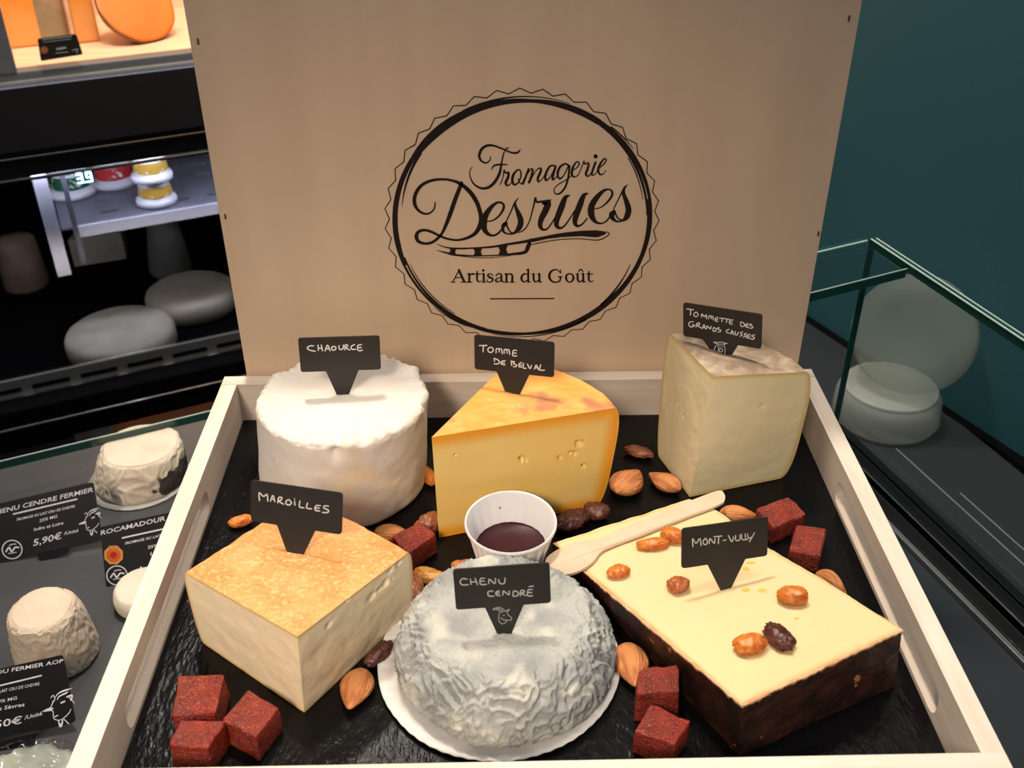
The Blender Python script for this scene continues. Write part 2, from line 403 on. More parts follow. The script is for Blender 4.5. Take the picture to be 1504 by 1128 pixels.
pc = c + Z * .0365
t = root('cheese_pot', pc, 'white plastic pot with a yellow label stacked on top of another pot', 'pot', 'pots on the perforated shelf')
r = .0245; h = .036
v, f = lathe(pc, [(r * .98, .0003), (r * 1.16, .002), (r * 1.18, .007), (r * 1.12, .010), (r * .96, .012), (r * .86, h * .95), (r * .80, h)], 36); fixn(mesh('cup', v, f, POTW, t))
v, f = lathe(pc, [(r * .965 + .0004, .015), (r * .87 + .0009, h * .84)], 36, capb=False, capt=False); mesh('label_band', v, f, mat('pot_label', (.55, .33, .05), (.8, .8, .75), scale=90, rough=.5, lo=.60, hi=.66), t)

# pale cheeses built as solids to stand in for reflections in the cabinet glass
DIMCH = mat('reflected_cheese_rind', (.50, .46, .38), (.42, .38, .31), scale=30, rough=.8, bump=.3, bscale=150)
def wheel(px, py, r, h, label, m=DIMCH, rt=None, name='reflected_wheel'):
    c = F(px, py, fl_z); rt = rt or r
    def fr(a, i): return 1 + .012 * nz((math.cos(a), math.sin(a), i * .3), 1.5, px)
    v, f = lathe(c, [(r * .9, 0), (r, .006), (rt * 1.0, h - .01), (rt * .97, h - .004), (rt * .9, h), (rt * .4, h + .001)], 48, fr=fr)
    o = mesh(name, v, f, m, None, True, loc=c); fixn(o); tag(o, label, 'cheese')
wheel(182, 512, .078, .035, 'dim reflection of a large round cheese, built solid, nearest the vent grille in the dark cabinet')
wheel(285, 452, .070, .035, 'dim reflection of a round cheese, built solid behind the glass next to the lid edge')
wheel(40, 420, .036, .085, 'reflection of a tall brownish drum cheese, built solid at the left in the dark cabinet', rt=.032, m=mat('reflected_brown_rind', (.30, .20, .15), (.22, .15, .11), scale=30, rough=.8), name='reflected_drum')
wheel(252, 398, .036, .11, 'reflection of a tall grey tapering cheese, built solid below the yellow pots in the cabinet', rt=.024, m=mat('reflected_grey_rind', (.20, .21, .21), (.16, .165, .16), scale=30, rough=.8), name='reflected_pyramid')
c = F(148, 378, fl_z)
v, f = prism([(-.045, -.02), (.04, -.025), (.05, .02), (-.02, .035)], [], c, U, W_, Z, .05); o = mesh('reflected_wedge', v, f, DIMCH, None, False, loc=c); fixn(o); tag(o, 'dim reflection of a pale cheese wedge, built solid under the white shelf lip in the cabinet', 'cheese')

# ---------------------------------------------------------------- lit wooden niche with cheeses, top left
NV = 1.12
nb = vplane(150, 85, NV); n_lo = vplane(150, 120, NV)
nz0 = nb.z; aL = vplane(22, 93, NV).dot(U)
NFR = mat('niche_grey_frame', (.13, .135, .145), rough=.45)
niche = root('wall_niche_shelf', uv(0, NV, n_lo.z), 'grey-framed lit wooden wall shelf at the top left', 'shelf')
PEACH = mat('warm_lit_wood', (.80, .52, .36), (.72, .45, .30), scale=8, rough=.5, stretch=(1, 6, 6))
NF = .55
uvbox('frame_rail', A0, A1, NV - .012, NV + .02, n_lo.z, nz0 - .004, NFR, niche)
uvbox('frame_rail', A0, A1, NV - .022, NV - .012, n_lo.z + .002, n_lo.z + .020, NFR, niche, bev=.004)
uvbox('frame_stile', aL - .06, aL, NV - .014, NV + .02, nz0 - .004, nz0 + NF, NFR, niche)
uvbox('shelf_board', aL, A1, NV + .001, NV + .28, nz0 - .02, nz0, PEACH, niche)
uvbox('back_board', aL, A1, NV + .28, NV + .29, nz0 - .02, nz0 + NF, PEACH, niche)
uvbox('side_board', aL - .012, aL, NV + .021, NV + .28, nz0, nz0 + NF, PEACH, niche)
uvbox('top_board', aL, A1, NV + .03, NV + .28, nz0 + NF, nz0 + NF + .02, PEACH, niche)
area('niche_lamp', uv(aL + .3, NV + .00, nz0 + NF - .03), uv(aL + .3, NV + .08, nz0), .6, 3.2, (1.0, .78, .56), sy=.1)
ORANGE = mat('orange_paste', (.74, .155, .005), (.66, .13, .004), scale=20, rough=.5, sss=.2, srad=(1, .4, .1), bump=.2, bscale=200)
BROWNR = mat('brown_crust', (.30, .19, .10), (.20, .12, .06), scale=60, rough=.9, bump=.6, bscale=200)
# half ball of orange cheese
mc = F(216, 68, nz0) + W_ * .05
t = root('orange_cheese_half', mc, 'half ball of bright orange cheese with brown crust on the wooden shelf', 'cheese')
R_ = .062; ax = (-W_ * .74 + Z * .58 + U * .34).normalized(); e1 = ax.orthogonal().normalized(); e2 = ax.cross(e1)
cc = mc + Z * (R_ * .86)
vs, fs = [], []; nn = 40
for i in range(13):
    ph = math.pi / 2 * i / 12
    for k in range(nn):
        a = 2 * math.pi * k / nn; d = (e1 * math.cos(a) + e2 * math.sin(a)) * math.cos(ph) * 1.0 - ax * math.sin(ph) * .66
        p = cc + d * R_ * (1 + .03 * nz(d, 3)); p.z = max(p.z, mc.z + .0005); vs.append(p)
for i in range(12):
    for k in range(nn): l = (k + 1) % nn; fs.append([i * nn + k, i * nn + l, (i + 1) * nn + l, (i + 1) * nn + k])
fixn(mesh('crust', vs, fs, BROWNR, t))
v2 = [cc + (p - cc) * .94 + ax * .001 for p in vs[:nn]]; v3 = [cc + (p - cc) * .985 for p in vs[:nn]]
ff = [list(range(nn))] + [[k, (k + 1) % nn, nn + (k + 1) % nn, nn + k] for k in range(nn)]
mesh('paste', v2 + v3, ff, ORANGE, t, False)
def slab_cheese(px, py, wdt, dep, hgt, m, label, m2=None, yaw=0):
    c = F(px, py, nz0) + W_ * (dep / 2)
    t = root('cheese_slab', c, label, 'cheese')
    vs, fs = boxgeo(c + Z * (hgt / 2 + .0005), (wdt, dep, hgt), MUV @ Matrix.Rotation(yaw, 3, 'Z'), .004); mesh('paste', vs, fs, m, t, False)
    if m2:
        vs, fs = boxgeo(c + Z * (hgt / 2 + .0005) - U * (wdt / 2 + .003), (.006, dep * 1.02, hgt * 1.01), MUV @ Matrix.Rotation(yaw, 3, 'Z'), .002); mesh('rind', vs, fs, m2, t, False)
PEACHRIND = mat('pinkish_rind', (.75, .50, .36), (.62, .40, .28), scale=40, rough=.8)
AMBER = mat('amber_paste', (.76, .27, .025), (.80, .36, .10), scale=12, rough=.5)
slab_cheese(38, 70, .05, .10, .20, AMBER, 'tall amber cheese slab at the far left end of the wooden shelf', PEACHRIND)
slab_cheese(84, 62, .095, .09, .20, mat('greyish_rind', (.42, .33, .20), (.30, .25, .15), scale=25, rough=.8), 'tall grey-beige cheese block behind the small black price card')
slab_cheese(131, 63, .035, .10, .20, AMBER, 'narrow amber cheese slab between the grey block and orange half ball', PEACHRIND)
# small price card on the niche
pcv = NV - .002
def quadplate(name, pxs, P, n, thick, m, parent, r=.0):
    n = V3(n).normalized(); pts3 = [onplane(a, b, P, n) for a, b in pxs]
    A = (pts3[1] - pts3[0]).normalized(); B = n.cross(A).normalized(); O = pts3[0]
    pts2 = [((p - O).dot(A), (p - O).dot(B)) for p in pts3]
    if r: pts2 = rounded(pts2, r)
    v, f = prism(pts2, [], O, A, B, -n if n.dot(V3(CAM) - O) > 0 else n, thick)
    o = mesh(name, v, f, m, parent, False); fixn(o); return o
bc = vplane(88, 88, NV - .02)
t = root('price_card', bc, 'small black price card with an orange seal in front of the grey block', 'price card')
quadplate('card', [(55, 57), (112, 50), (122, 80), (60, 90)], bc, -W_, .002, TAGM, t, .003)
P88 = lambda a, b: vplane(a, b, NV - .0205)
flatprint('lettering', [([(62, 58), (105, 53)], 1.3, False), ([(64, 62), (104, 57)], .8, False), ([(84, 72), (96, 70)], 3, False), ([(82, 78), (100, 76)], 1, False), ([(106, 74), (114, 72), (112, 78)], 1.2, True)], P88, -W_ * .0004, GREYINK, t)
flatprint('seal', [([(64.5, 73.5), (65, 73.5)], 11, False)], P88, -W_ * .0006, mat('orange_seal', (.75, .26, .08), rough=.6), t)

# ---------------------------------------------------------------- the wooden box
HB = .0487; D = .3217; T = .0103; HW = .2
bx = root('wooden_box', (0, -D / 2, 0), 'open pale wooden box holding the cheeses on a black board', 'box')
box('back_panel', (0, -T / 2, HB / 2 + .0002), (2 * HW, T, HB - .0004), WOOD, bx, bev=.0005)
box('front_panel', (0, -D + T / 2, HB / 2 + .0002), (2 * HW, T, HB - .0004), WOOD, bx, bev=.0005)
for s in (-1, 1):
    y0, y1 = -D + T, -T
    hole = rounded([(y0 + .040, .0215), (y0 + .205, .0215), (y0 + .205, .0370), (y0 + .040, .0370)], .0077, 6)
    v, f = prism([(y0, .0002), (y1, .0002), (y1, HB - .0004), (y0, HB - .0004)], [hole], ((HW - T) * s, 0, 0), (0, 1, 0), (0, 0, 1), (s, 0, 0), T)
    o = mesh('side_panel', v, f, WOODY, bx, False); fixn(o)
box('base_panel', (0, -D / 2, .0102), (2 * HW - 2 * T, D - 2 * T, .008), WOOD, bx, bev=0)
# lid standing behind the box
lidroot = root('box_lid', (0, .0045, 0), 'large pale wooden lid with round black logo standing behind the box', 'lid')
LW, LH, LX = .1888, .335, .0028
YL = .004
def lidp(u, v): return onplane(u, v, (0, YL, 0), (0, -1, 0))
v, f = boxgeo((LX, YL + .0026, HB * 0 + LH / 2 + .0003), (2 * LW, .0052, LH), None, .0007)
vv = []
for p in v:                                  # the panel is a touch wider towards its top
    p = p.copy(); p.x = LX + (p.x - LX) * (1 + .004 * (p.z / LH)); vv.append(p)
panel = mesh('panel', vv, f, LIDM, lidroot, False)
for (a, b) in ((291, 61), (331, 318), (1247, 27), (1202, 343)):
    p = lidp(a, b); box('nail', (p.x, YL - .0001, p.z), (.0011, .0012, .0034), mat('rusty_nail', (.10, .06, .035), rough=.7), panel, bev=.0003)
# board
bd = root('black_board', (0, -D / 2, .0143), 'glossy embossed black board lining the wooden box', 'board')
box('board', (0, -D / 2, .0171), (2 * HW - 2 * T - .001, D - 2 * T - .001, .0056), BOARD, bd, bev=.0003)

# ---- printed logo
off = Vector((0, -.00025, 0))
def cs(ox, oy, s, k=1.0): return lambda L_: [((p[0] / s + ox, p[1] / s + oy) + ((p[2] * k / s,) if len(p) > 2 else ())) for p in L_]
cA, cB, cC, cK = cs(600, 200, 7.053, 1.12), cs(690, 200, 7.048, 1.08), cs(780, 250, 9.4, 1.08), cs(630, 320, 5.371)
cF = cs(690, 200, 7.048, 1.3); cT = cs(630, 320, 5.371, 1.38)
LG = []
LG.append((cA([(275,685,12),(268,745,14),(225,792,16),(165,802,20),(98,762,26),(62,690,34),(72,600,34),(130,512,30),(230,460,26),(350,445,22),(460,460,24),(550,500,34),(640,580,40),(700,670,40),(735,760,38),(752,850,42),(738,930,44),(685,1010,34),(600,1055,26),(500,1075,20),(400,1060,20),(320,1030,22),(240,990,24),(170,972,24),(110,985,30),(82,1030,36),(100,1085,32),(165,1110,24),(240,1100,26),(310,1050,26),(352,995,26),(395,900,34),(440,780,40),(485,650,40),(550,485,34)]), 1, True))
LG.append((cA([(815,882,10),(880,868,14),(945,815,18),(985,745,24),(978,698,20),(925,685,20),(860,730,36),(800,815,54),(778,900,62),(790,970,48),(830,1015,30),(880,1027,20),(930,1003,18),(985,940,16)]), 1, True))
LG.append((cB([(372,890,12),(420,790,13),(465,690,16),(505,635,6)]), 1, True))
LG.append((cB([(468,680,16),(478,740,30),(508,810,48),(528,880,56),(508,950,50),(460,1000,24),(400,1010,14),(348,985,24),(345,930,36),(372,903,42)]), 1, True))
LG.append((cB([(385,930,18),(415,985,14),(455,1003,12)]), 1, True))
LG.append((cB([(505,997,8),(570,960,12),(620,870,12),(655,740,14),(678,640,20)]), 1, True))
LG.append((cB([(680,640,20),(692,678,22),(760,672,18),(838,660,14)]), 1, True))
LG.append((cB([(760,690,34),(808,690,62),(785,765,62),(742,850,54),(728,920,44),(752,962,26),(800,958,16),(850,895,14),(905,800,12)]), 1, True))
LG.append((cB([(1040,612,6),(990,632,40),(950,730,60),(905,850,54),(897,918,44),(930,950,26),(975,930,16),(1030,860,14),(1085,770,12)]), 1, True))
LG.append((cB([(1230,590,6),(1180,612,40),(1140,710,60),(1100,820,56),(1088,893,44),(1115,928,26),(1160,912,16),(1215,850,14)]), 1, True))
LG.append((cC([(880,532,12),(960,510,16),(1050,440,24),(1115,350,30),(1115,285,26),(1060,262,22),(990,290,42),(910,370,64),(840,480,80),(828,590,84),(860,675,60),(910,722,34),(980,730,20),(1045,695,20),(1095,625,20)]), 1, True))
LG.append((cC([(1150,565,40),(1115,610,76),(1130,668,50),(1190,705,24),(1262,692,28),(1320,640,70),(1345,540,76),(1312,420,60),(1275,310,44),(1290,240,30),(1335,195,5)]), 1, True))
LG.append((cC([(1135,540,14),(1200,410,16),(1262,280,20)]), 1, True)); LG.append((cC([(1160,585,22),(1195,655,20),(1250,685,18)]), 1, True))
# Fromagerie
for s in ([(215,210,8),(207,248,10),(170,275,12),(120,255,16),(98,200,22),(125,130,22),(185,95,20),(250,98,16),(340,130,14),(430,168,14),(490,170,18),(522,138,8)],
    [(405,120,8),(375,128,10),(350,180,10),(330,270,14),(308,380,22),(260,470,24),(190,530,22),(110,535,18),(40,490,14),(5,420,10),(0,360,8),(25,315,6)],
    [(222,342,7),(250,305,14),(300,293,14),(385,292,8)],
    [(315,500,8),(345,420,8),(355,350,14)], [(355,355,12),(375,380,14),(402,378,18),(395,425,22),(372,480,22),(388,510,14),(420,490,8),(450,440,8)],
    [(495,347,12),(455,390,20),(440,450,22),(458,500,16),(500,478,12),(530,410,12),(520,352,12),(492,347,10)], [(500,440,8),(520,485,10),(550,490,10)],
    [(548,490,20),(578,420,18),(608,335,14)], [(575,430,8),(625,345,10),(650,345,16),(640,410,20),(612,478,18)], [(635,440,8),(690,350,8),(735,330,14),(732,370,20),(705,430,20),(710,470,14),(750,440,8),(775,400,8)],
    [(880,305,12),(830,310,16),(787,385,20),(785,455,16),(830,425,10),(870,350,10),(890,305,14),(862,400,20),(858,450,14),(905,415,8)],
    [(1022,300,14),(985,285,14),(932,320,18),(908,390,20),(930,440,14),(975,400,10),(1015,320,10),(1030,310,16),(1018,430,16),(985,530,16),(930,592,14),(885,592,10),(872,555,8),(905,505,8),(1000,450,8),(1055,405,8)],
    [(1065,350,8),(1112,322,10),(1132,278,12),(1105,265,12),(1068,320,18),(1055,390,20),(1080,420,12),(1120,400,8),(1150,340,8),(1182,258,10)],
    [(1182,258,12),(1192,287,12),(1230,278,14),(1218,340,20),(1200,390,18),(1225,413,12),(1258,375,8)],
    [(1302,268,16),(1272,350,18),(1262,398,14),(1295,393,8),(1332,335,8)], [(1302,207,34)],
    [(1340,325,8),(1385,290,10),(1412,248,12),(1390,232,12),(1348,290,18),(1328,350,20),(1348,395,14),(1385,385,8),(1412,350,6)]):
    LG.append((cF(s), 1, len(s) > 1))
# knife
LG.append((cK([(60,205,3),(130,230,10),(220,240,14),(350,237,12),(500,227,16),(620,207,18),(750,187,22),(815,172,26)]), 1, True))
LG.append((cK([(60,255,3),(130,272,12),(200,290,16),(350,298,12),(520,295,10),(650,285,18),(755,270,26),(782,225,34),(795,190,24)]), 1, True))
LG.append((cK([(240,300,3),(400,315,6),(560,307,5),(700,285,3)]), 1, True))
bars = [cK([(160,232),(222,238),(206,262),(214,296),(150,280),(170,258)]), cK([(348,236),(425,232),(410,262),(420,300),(350,300),(362,268)]), cK([(545,222),(625,208),(610,246),(625,292),(545,298),(560,258)])]
LG.append((cK([(1395,108,6),(1422,122,8),(1398,147,8),(1330,174,8),(1200,164,7),(1050,168,7),(900,190,7),(800,212,7)]), 1, True))
kn = [p for p in cK([(790,165),(900,145),(1000,125),(1100,110),(1200,100),(1320,96),(1400,108),(1392,128),(1330,152),(1260,148),(1200,143),(1050,150),(930,165),(810,192)])]
LG.append((cK([(485,637),(985,635)]), 10 / 5.371, False))
# Artisan du Gout
AR = [([(188,503),(238,412)],7),([(236,410),(279,503)],14),([(205,470),(258,470)],6),([(172,505),(208,505)],6),([(253,505),(298,505)],6),
 ([(318,440),(318,503)],12),([(318,462,6),(332,443,8),(352,442,12)],8),([(302,505),(340,505)],6),([(303,441),(318,441)],6),
 ([(381,418,6),(380,445,11),(380,485,11),(392,502,8),(410,497,5)],9),([(363,441),(406,441)],6),
 ([(432,440),(432,503)],12),([(429,413,15)],12),([(416,505),(449,505)],6),([(417,441),(432,441)],6),
 ([(505,453,7),(485,439,6),(465,448,9),(472,464,12),(497,476,12),(504,491,9),(483,505,7),(460,500,6),(457,486,6)],7),
 ([(530,453,9),(550,438,7),(570,448,11),(572,492,12),(588,503,6)],9),([(572,468,5),(540,476,7),(527,490,11),(540,504,8),(572,490,5)],7),
 ([(611,440),(611,503)],12),([(611,457,6),(635,440,8),(656,452,12),(656,503,12)],10),([(595,505),(627,505)],6),([(640,505),(673,505)],6),([(596,441),(611,441)],6),
 ([(780,452,6),(757,439,8),(734,456,12),(731,485,13),(750,504,8),(780,488,6)],9),([(783,406),(783,503)],12),([(768,408),(783,408)],6),([(783,503),(801,503)],6),
 ([(826,441,12),(826,482,12),(840,503,9),(868,488,6)],9),([(871,440),(871,503)],12),([(811,441),(826,441)],6),([(856,441),(871,441)],6),([(871,503),(891,503)],6),
 ([(1037,432,6),(1012,409,7),(976,412,10),(952,440,14),(952,475,14),(976,502,10),(1010,505,8),(1034,492,9),(1036,463,11)],9),([(1017,463),(1052,463)],6),([(1039,410),(1039,434)],6),
 ([(1110,438,7),(1086,450,11),(1082,478,13),(1098,502,8),(1122,502,8),(1139,478,13),(1134,450,10),(1110,438,7)],9),
 ([(1173,441,12),(1173,482,12),(1187,503,9),(1213,488,6)],9),([(1217,440),(1217,503)],12),([(1159,441),(1173,441)],6),([(1203,441),(1217,441)],6),([(1217,503),(1235,503)],6),([(1178,425,5),(1197,405,9),(1217,425,5)],6),
 ([(1262,418,6),(1261,445,11),(1261,485,11),(1274,502,8),(1295,496,5)],9),([(1243,441),(1293,441)],6)]
for p, wdt in AR: LG.append((cT(p), 1.35 * wdt / 5.371, len(p) > 2))
flatprint('lettering', LG, lidp, off, INK, panel, polys=[kn] + bars)
# ring and zigzag border, drawn in lid coordinates (metres)
CX, CH, CR = .0018, .107 + HB, .0861
def circ(a0, a1, r0, w0, wm, w1, r1=None, n=40):
    out = []; r1 = r1 or r0
    for i in range(n + 1):
        t = i / n; a = math.radians(a0 + (a1 - a0) * t); r = r0 + (r1 - r0) * t
        wdt = (w0 * (1 - t) + w1 * t) + (wm - (w0 + w1) / 2) * math.sin(math.pi * t)
        out.append((CX + r * math.cos(a), CH + r * math.sin(a), wdt))
    return out
mm = .001
ring = [circ(84, 118, .0786, 1.9*mm, 3.4*mm, 4.8*mm, .0788), circ(118, 146, .0788, 4.8*mm, 5.2*mm, 3.4*mm, .0792), circ(146, 190, .0795, 2.8*mm, 3.2*mm, 3.4*mm, .0797),
        circ(190, 200, .0797, 3.4*mm, 3.0*mm, 2.6*mm, .0799), circ(200, 245, .0803, 1.5*mm, 1.7*mm, 1.8*mm, .0802), circ(196, 252, .0781, .9*mm, 1.9*mm, 2.6*mm, .0791),
        circ(245, 272, .0797, 2.2*mm, 3.0*mm, 2.0*mm, .0788), circ(272, 310, .0788, 2.0*mm, 3.4*mm, 4.2*mm, .0792), circ(310, 345, .0792, 4.2*mm, 3.4*mm, 2.8*mm, .0799), circ(345, 372, .0799, 2.8*mm, 3.2*mm, 3.2*mm, .0801),
        circ(372, 415, .0807, 1.9*mm, 2.3*mm, 1.7*mm, .0804), circ(4, 56, .0784, 1.0*mm, 1.7*mm, 1.5*mm, .0788), circ(55, 86, .0796, 3.6*mm, 3.6*mm, 1.9*mm, .0787),
        circ(70, 116, .0815, .3*mm, .8*mm, 1.6*mm, .0806), circ(142, 170, .0775, 1.8*mm, 1.3*mm, .3*mm, .0757),
        circ(200, 235, .0765, .3*mm, .8*mm, .5*mm, .0770), circ(225, 243, .0818, .3*mm, .8*mm, .6*mm, .0812), circ(256, 302, .0814, .3*mm, .8*mm, 1.3*mm, .0806),
        circ(312, 338, .0777, 1.6*mm, 1.2*mm, .4*mm, .0752), circ(36, 50, .0828, .3*mm, .8*mm, .8*mm, .0818), circ(12, 34, .0765, .3*mm, .7*mm, .6*mm, .0772)]
def lid2(a, b): return Vector((a, YL, b))
R2 = []
vs, fs = [], []
for i, rg in enumerate(ring):
    n0 = len(vs)
    for k, (x, y, wdt) in enumerate(rg):
        d = Vector((x - CX, y - CH)).normalized(); yy = YL - .00022 - .00001 * (i % 5)
        vs += [(x + d.x * wdt / 2, yy, y + d.y * wdt / 2), (x - d.x * wdt / 2, yy, y - d.y * wdt / 2)]
        if k: j = n0 + 2 * k; fs.append([j - 2, j - 1, j + 1, j])
NZG = 40; pts = []
for k in range(2 * NZG):
    a = math.pi * k / NZG + .02; r = CR if k % 2 == 0 else CR - .0030
    pts.append((CX + r * math.cos(a), CH + r * math.sin(a)))
n0 = len(vs)
for k, (x, y) in enumerate(pts):
    d = Vector((x - CX, y - CH)).normalized() * .00033
    vs += [(x + d.x, YL - .00022, y + d.y), (x - d.x, YL - .00022, y - d.y)]
    j = n0 + 2 * k; m_ = n0 + 2 * ((k + 1) % (2 * NZG)); fs.append([j, j + 1, m_ + 1, m_])
mesh('round_emblem', vs, fs, INK, panel, False)

# ---------------------------------------------------------------- wedge-shaped cheeses
def resample(pts, n):
    P = [V3(p) for p in pts]; L_ = [0]
    for a, b in zip(P[:-1], P[1:]): L_.append(L_[-1] + (b - a).length)
    out = []; j = 0
    for k in range(n):
        s = L_[-1] * k / n
        while L_[j + 1] < s: j += 1
        t = (s - L_[j]) / (L_[j + 1] - L_[j] + 1e-12); out.append(P[j].lerp(P[j + 1], t))
    return out
def wedge(t, edges, bulge, matp, matr, ncut=170, nrind=90, nh=80, top_rind=True, rimw=.01, topamp=.0006, sideamp=.0002, pits=(), seed=1, prof=None, nt=26, round_top=.0, rindamp=.0006):
    """edges: list of (kind, [top pts], [bottom pts]); first edge starts at the tip. radial bulge about the tip keeps cut faces flat"""
    top, bot, kind = [], [], []
    for k, tp, bp in edges:
        n = ncut if k == 'cut' else nrind
        top += resample(tp, n); bot += resample(bp, n); kind += [k] * n
    n = len(top); tipT, tipB = top[0], bot[0]
    cen = sum(top, Vector()) / n
    prof = prof or (lambda s: (max(0, 1 - abs(2 * s - 1) ** 3.5)) ** .55)
    V, rim = [], []
    far = max((p - tipT).length for p in top)
    for i in range(nh + 1):
        s = i / nh; b = prof(s) * bulge
        tip = tipB.lerp(tipT, s)
        for j in range(n):
            p = bot[j].lerp(top[j], s); p = tip + (p - tip) * (1 + b)
            V.append(p)
    N0 = len(V)
    for i in range(1, nt + 1):
        s = i / nt
        for j in range(n):
            p = top[j].lerp(cen, s); V.append(p)
    hgt = (tipT - tipB).length
    # normals for cut edges
    out = []; pitlist = [(V3(c_), r_, d_) for c_, r_, d_ in pits]
    idx = 0; kk = []
    segs = []; c0 = 0
    for k, tp, bp in edges:
        m_ = ncut if k == 'cut' else nrind; segs.append((c0, c0 + m_, k)); c0 += m_
    for (a, b_, k) in segs:
        if k != 'cut': continue
        d = (top[b_ % n] - top[a]).normalized(); nn_ = d.cross(Vector((0, 0, 1))).normalized()
        mid = (top[a] + top[b_ % n]) / 2
        if nn_.dot(mid - cen) < 0: nn_ = -nn_
        for i in range(nh + 1):
            for j in range(a, b_ + (1 if b_ < n else 0)):
                if j == 0: continue
                q = V[i * n + j]; edge = min(1, min(i, nh - i) / 4) * (min(1, min(j - a, b_ - j) / 4))
                dd = sideamp * fbm(q, 90, seed, 3) * edge
                for (pc_, r_, de) in pitlist:
                    e = (q - pc_).length
                    if e < r_ * 1.5:
                        x = e / r_ * (1 + .35 * nz(q, 500, seed)); dd -= de * max(0, 1 - x * x) * edge
                V[i * n + j] = q + nn_ * dd
    for (a, b_, k) in segs:
        if k == 'cut': continue
        for i in range(nh + 1):
            for j in range(a + 1, b_):
                q = V[i * n + j]; d = Vector((q.x - cen.x, q.y - cen.y, 0)).normalized()
                V[i * n + j] = q + d * rindamp * fbm(q, 120, seed + 5, 3) * min(1, min(j - a, b_ - j) / 3)
    for i in range(nt + 1):
        for j in range(n):
            ix = (nh * n + j) if i == 0 else (N0 + (i - 1) * n + j)
            if i == 0: continue
            q = V[ix]; V[ix] = q + Z * (topamp * fbm(q, 70, seed + 9, 4) * min(1, i / 3))
    # rim attribute on sides: distance to rind
    for i in range(nh + 1):
        s = i / nh
        for j in range(n):
            q = V[i * n + j]
            dt_ = (1 - s) * hgt if top_rind else 9; db = s * hgt
            rr = (q - tipB.lerp(tipT, s)).length
            kd = kind[j]
            do = 9
            for (a, b_, k) in segs:
                if k == 'cut' and a <= j < b_:
                    L_ = (top[b_ % n] - top[a]).length; tt = (j - a) / (b_ - a)
                    e_end = (1 - tt) * L_ if (b_ % n) != 0 else tt * L_
                    do = e_end
            rim.append(max(0.0, 1 - min(dt_, db, do) / rimw))
    for i in range(1, nt + 1):
        for j in range(n):
            rim.append(max(0.0, 1 - (V[N0 + (i - 1) * n + j] - V[nh * n + j]).length / rimw) if not top_rind else 0.0)
    cutf, rindf = [], []
    for i in range(nh):
        for j in range(n):
            l = (j + 1) % n; (cutf if kind[j] == 'cut' else rindf).append([i * n + j, i * n + l, (i + 1) * n + l, (i + 1) * n + j])
    topf = []
    for i in range(nt):
        for j in range(n):
            l = (j + 1) % n; a = nh * n if i == 0 else N0 + (i - 1) * n; b2 = N0 + i * n
            if i == nt - 1: topf.append([a + j, a + l, b2])
            else: topf.append([a + j, a + l, b2 + l, b2 + j])
    botf = [list(range(n))[::-1]]
    (rindf if top_rind else cutf).extend(topf); rindf.extend(botf)
    def sub(nm, fs, m):
        used = sorted({i for f in fs for i in f}); mp = {o: k for k, o in enumerate(used)}
        return mesh(nm, [V[i] for i in used], [[mp[i] for i in f] for f in fs], m, t, True, attr={'rim': [rim[i] for i in used]})
    out = []
    for nm, fs, m in (('paste', cutf, matp), ('rind', rindf, matr)):
        if not fs: continue
        o = sub(nm, fs, m); fixn(o)
        bm = bmesh.new(); bm.from_mesh(o.data)
        for e in bm.edges:
            if len(e.link_faces) == 2 and e.calc_face_angle(0) > .6: e.smooth = False
        bm.to_mesh(o.data); bm.free(); out.append(o)
    return out

# washed-rind square cheese, front left
zt = .072
Ft, Lt, Rt = F(437, 935, zt), F(273, 841, zt), F(599, 812, zt)
Fb, Lb, Rb = F(447, 1047, .0203), F(300, 946, .0203), F(600, 903, .0203)
Bt = Lt + Rt - Ft; Bb = Lb + Rb - Fb
def mid(a, b, k, o): return a.lerp(b, k) + o
m1 = root('square_cheese', (Fb + Bb) / 2, 'cut block of soft cheese with orange washed rind, front left of the box', 'cheese')
PM = mat('ivory_paste', (.93, .78, .55), (.90, .74, .50), scale=18, rough=.42, sss=.25, srad=(1, .65, .3), bump=.25, bscale=120, bdist=.0008, attr=[('rim', (.76, .47, .15), .55, 1.0)])
RM = mat('orange_washed_rind', (.78, .37, .125), (.70, .28, .075), scale=45, rough=.30, bump=1.0, bscale=420, bdist=.0016, stretch=(1, 1, 1), c3=(.84, .49, .21), c3scale=420, c3lo=.5, c3hi=.7, sss=.1)
def px3(lst, z): return [F(a, b, z) for a, b in lst]
facn = (Rt - Ft)
pitsM = []
for (a, b, r_, d_) in ((548, 878, .0035, .0016), (568, 858, .003, .0014), (574, 838, .0025, .001), (580, 852, .002, .001), (557, 892, .0025, .0012), (530, 915, .002, .001), (560, 868, .0022, .0014), (586, 828, .0022, .001), (484, 918, .002, .0008), (510, 880, .002, .0008), (540, 958, .0015, .0008), (512, 953, .002, .0012), (470, 1010, .0016, .0008), (530, 938, .0015, .0008), (495, 975, .0012, .0006)):
    nn_ = (Rt - Ft).cross(Z).normalized(); pitsM.append((onplane(a, b, Ft, nn_), r_ * 1.15, d_ * 1.5))
wedge(m1, [('cut', [Ft, Rt], [Fb, Rb]), ('rind', [Rt, Rt.lerp(Bt, .5) + Vector((.002, .002, 0)), Bt], [Rb, Bb]), ('rind', [Bt, Bt.lerp(Lt, .5), Lt], [Bb, Lb]), ('cut', [Lt, Ft], [Lb, Fb])],
      .045, PM, RM, rimw=.006, pits=pitsM, seed=3, topamp=.0011, sideamp=.0004)

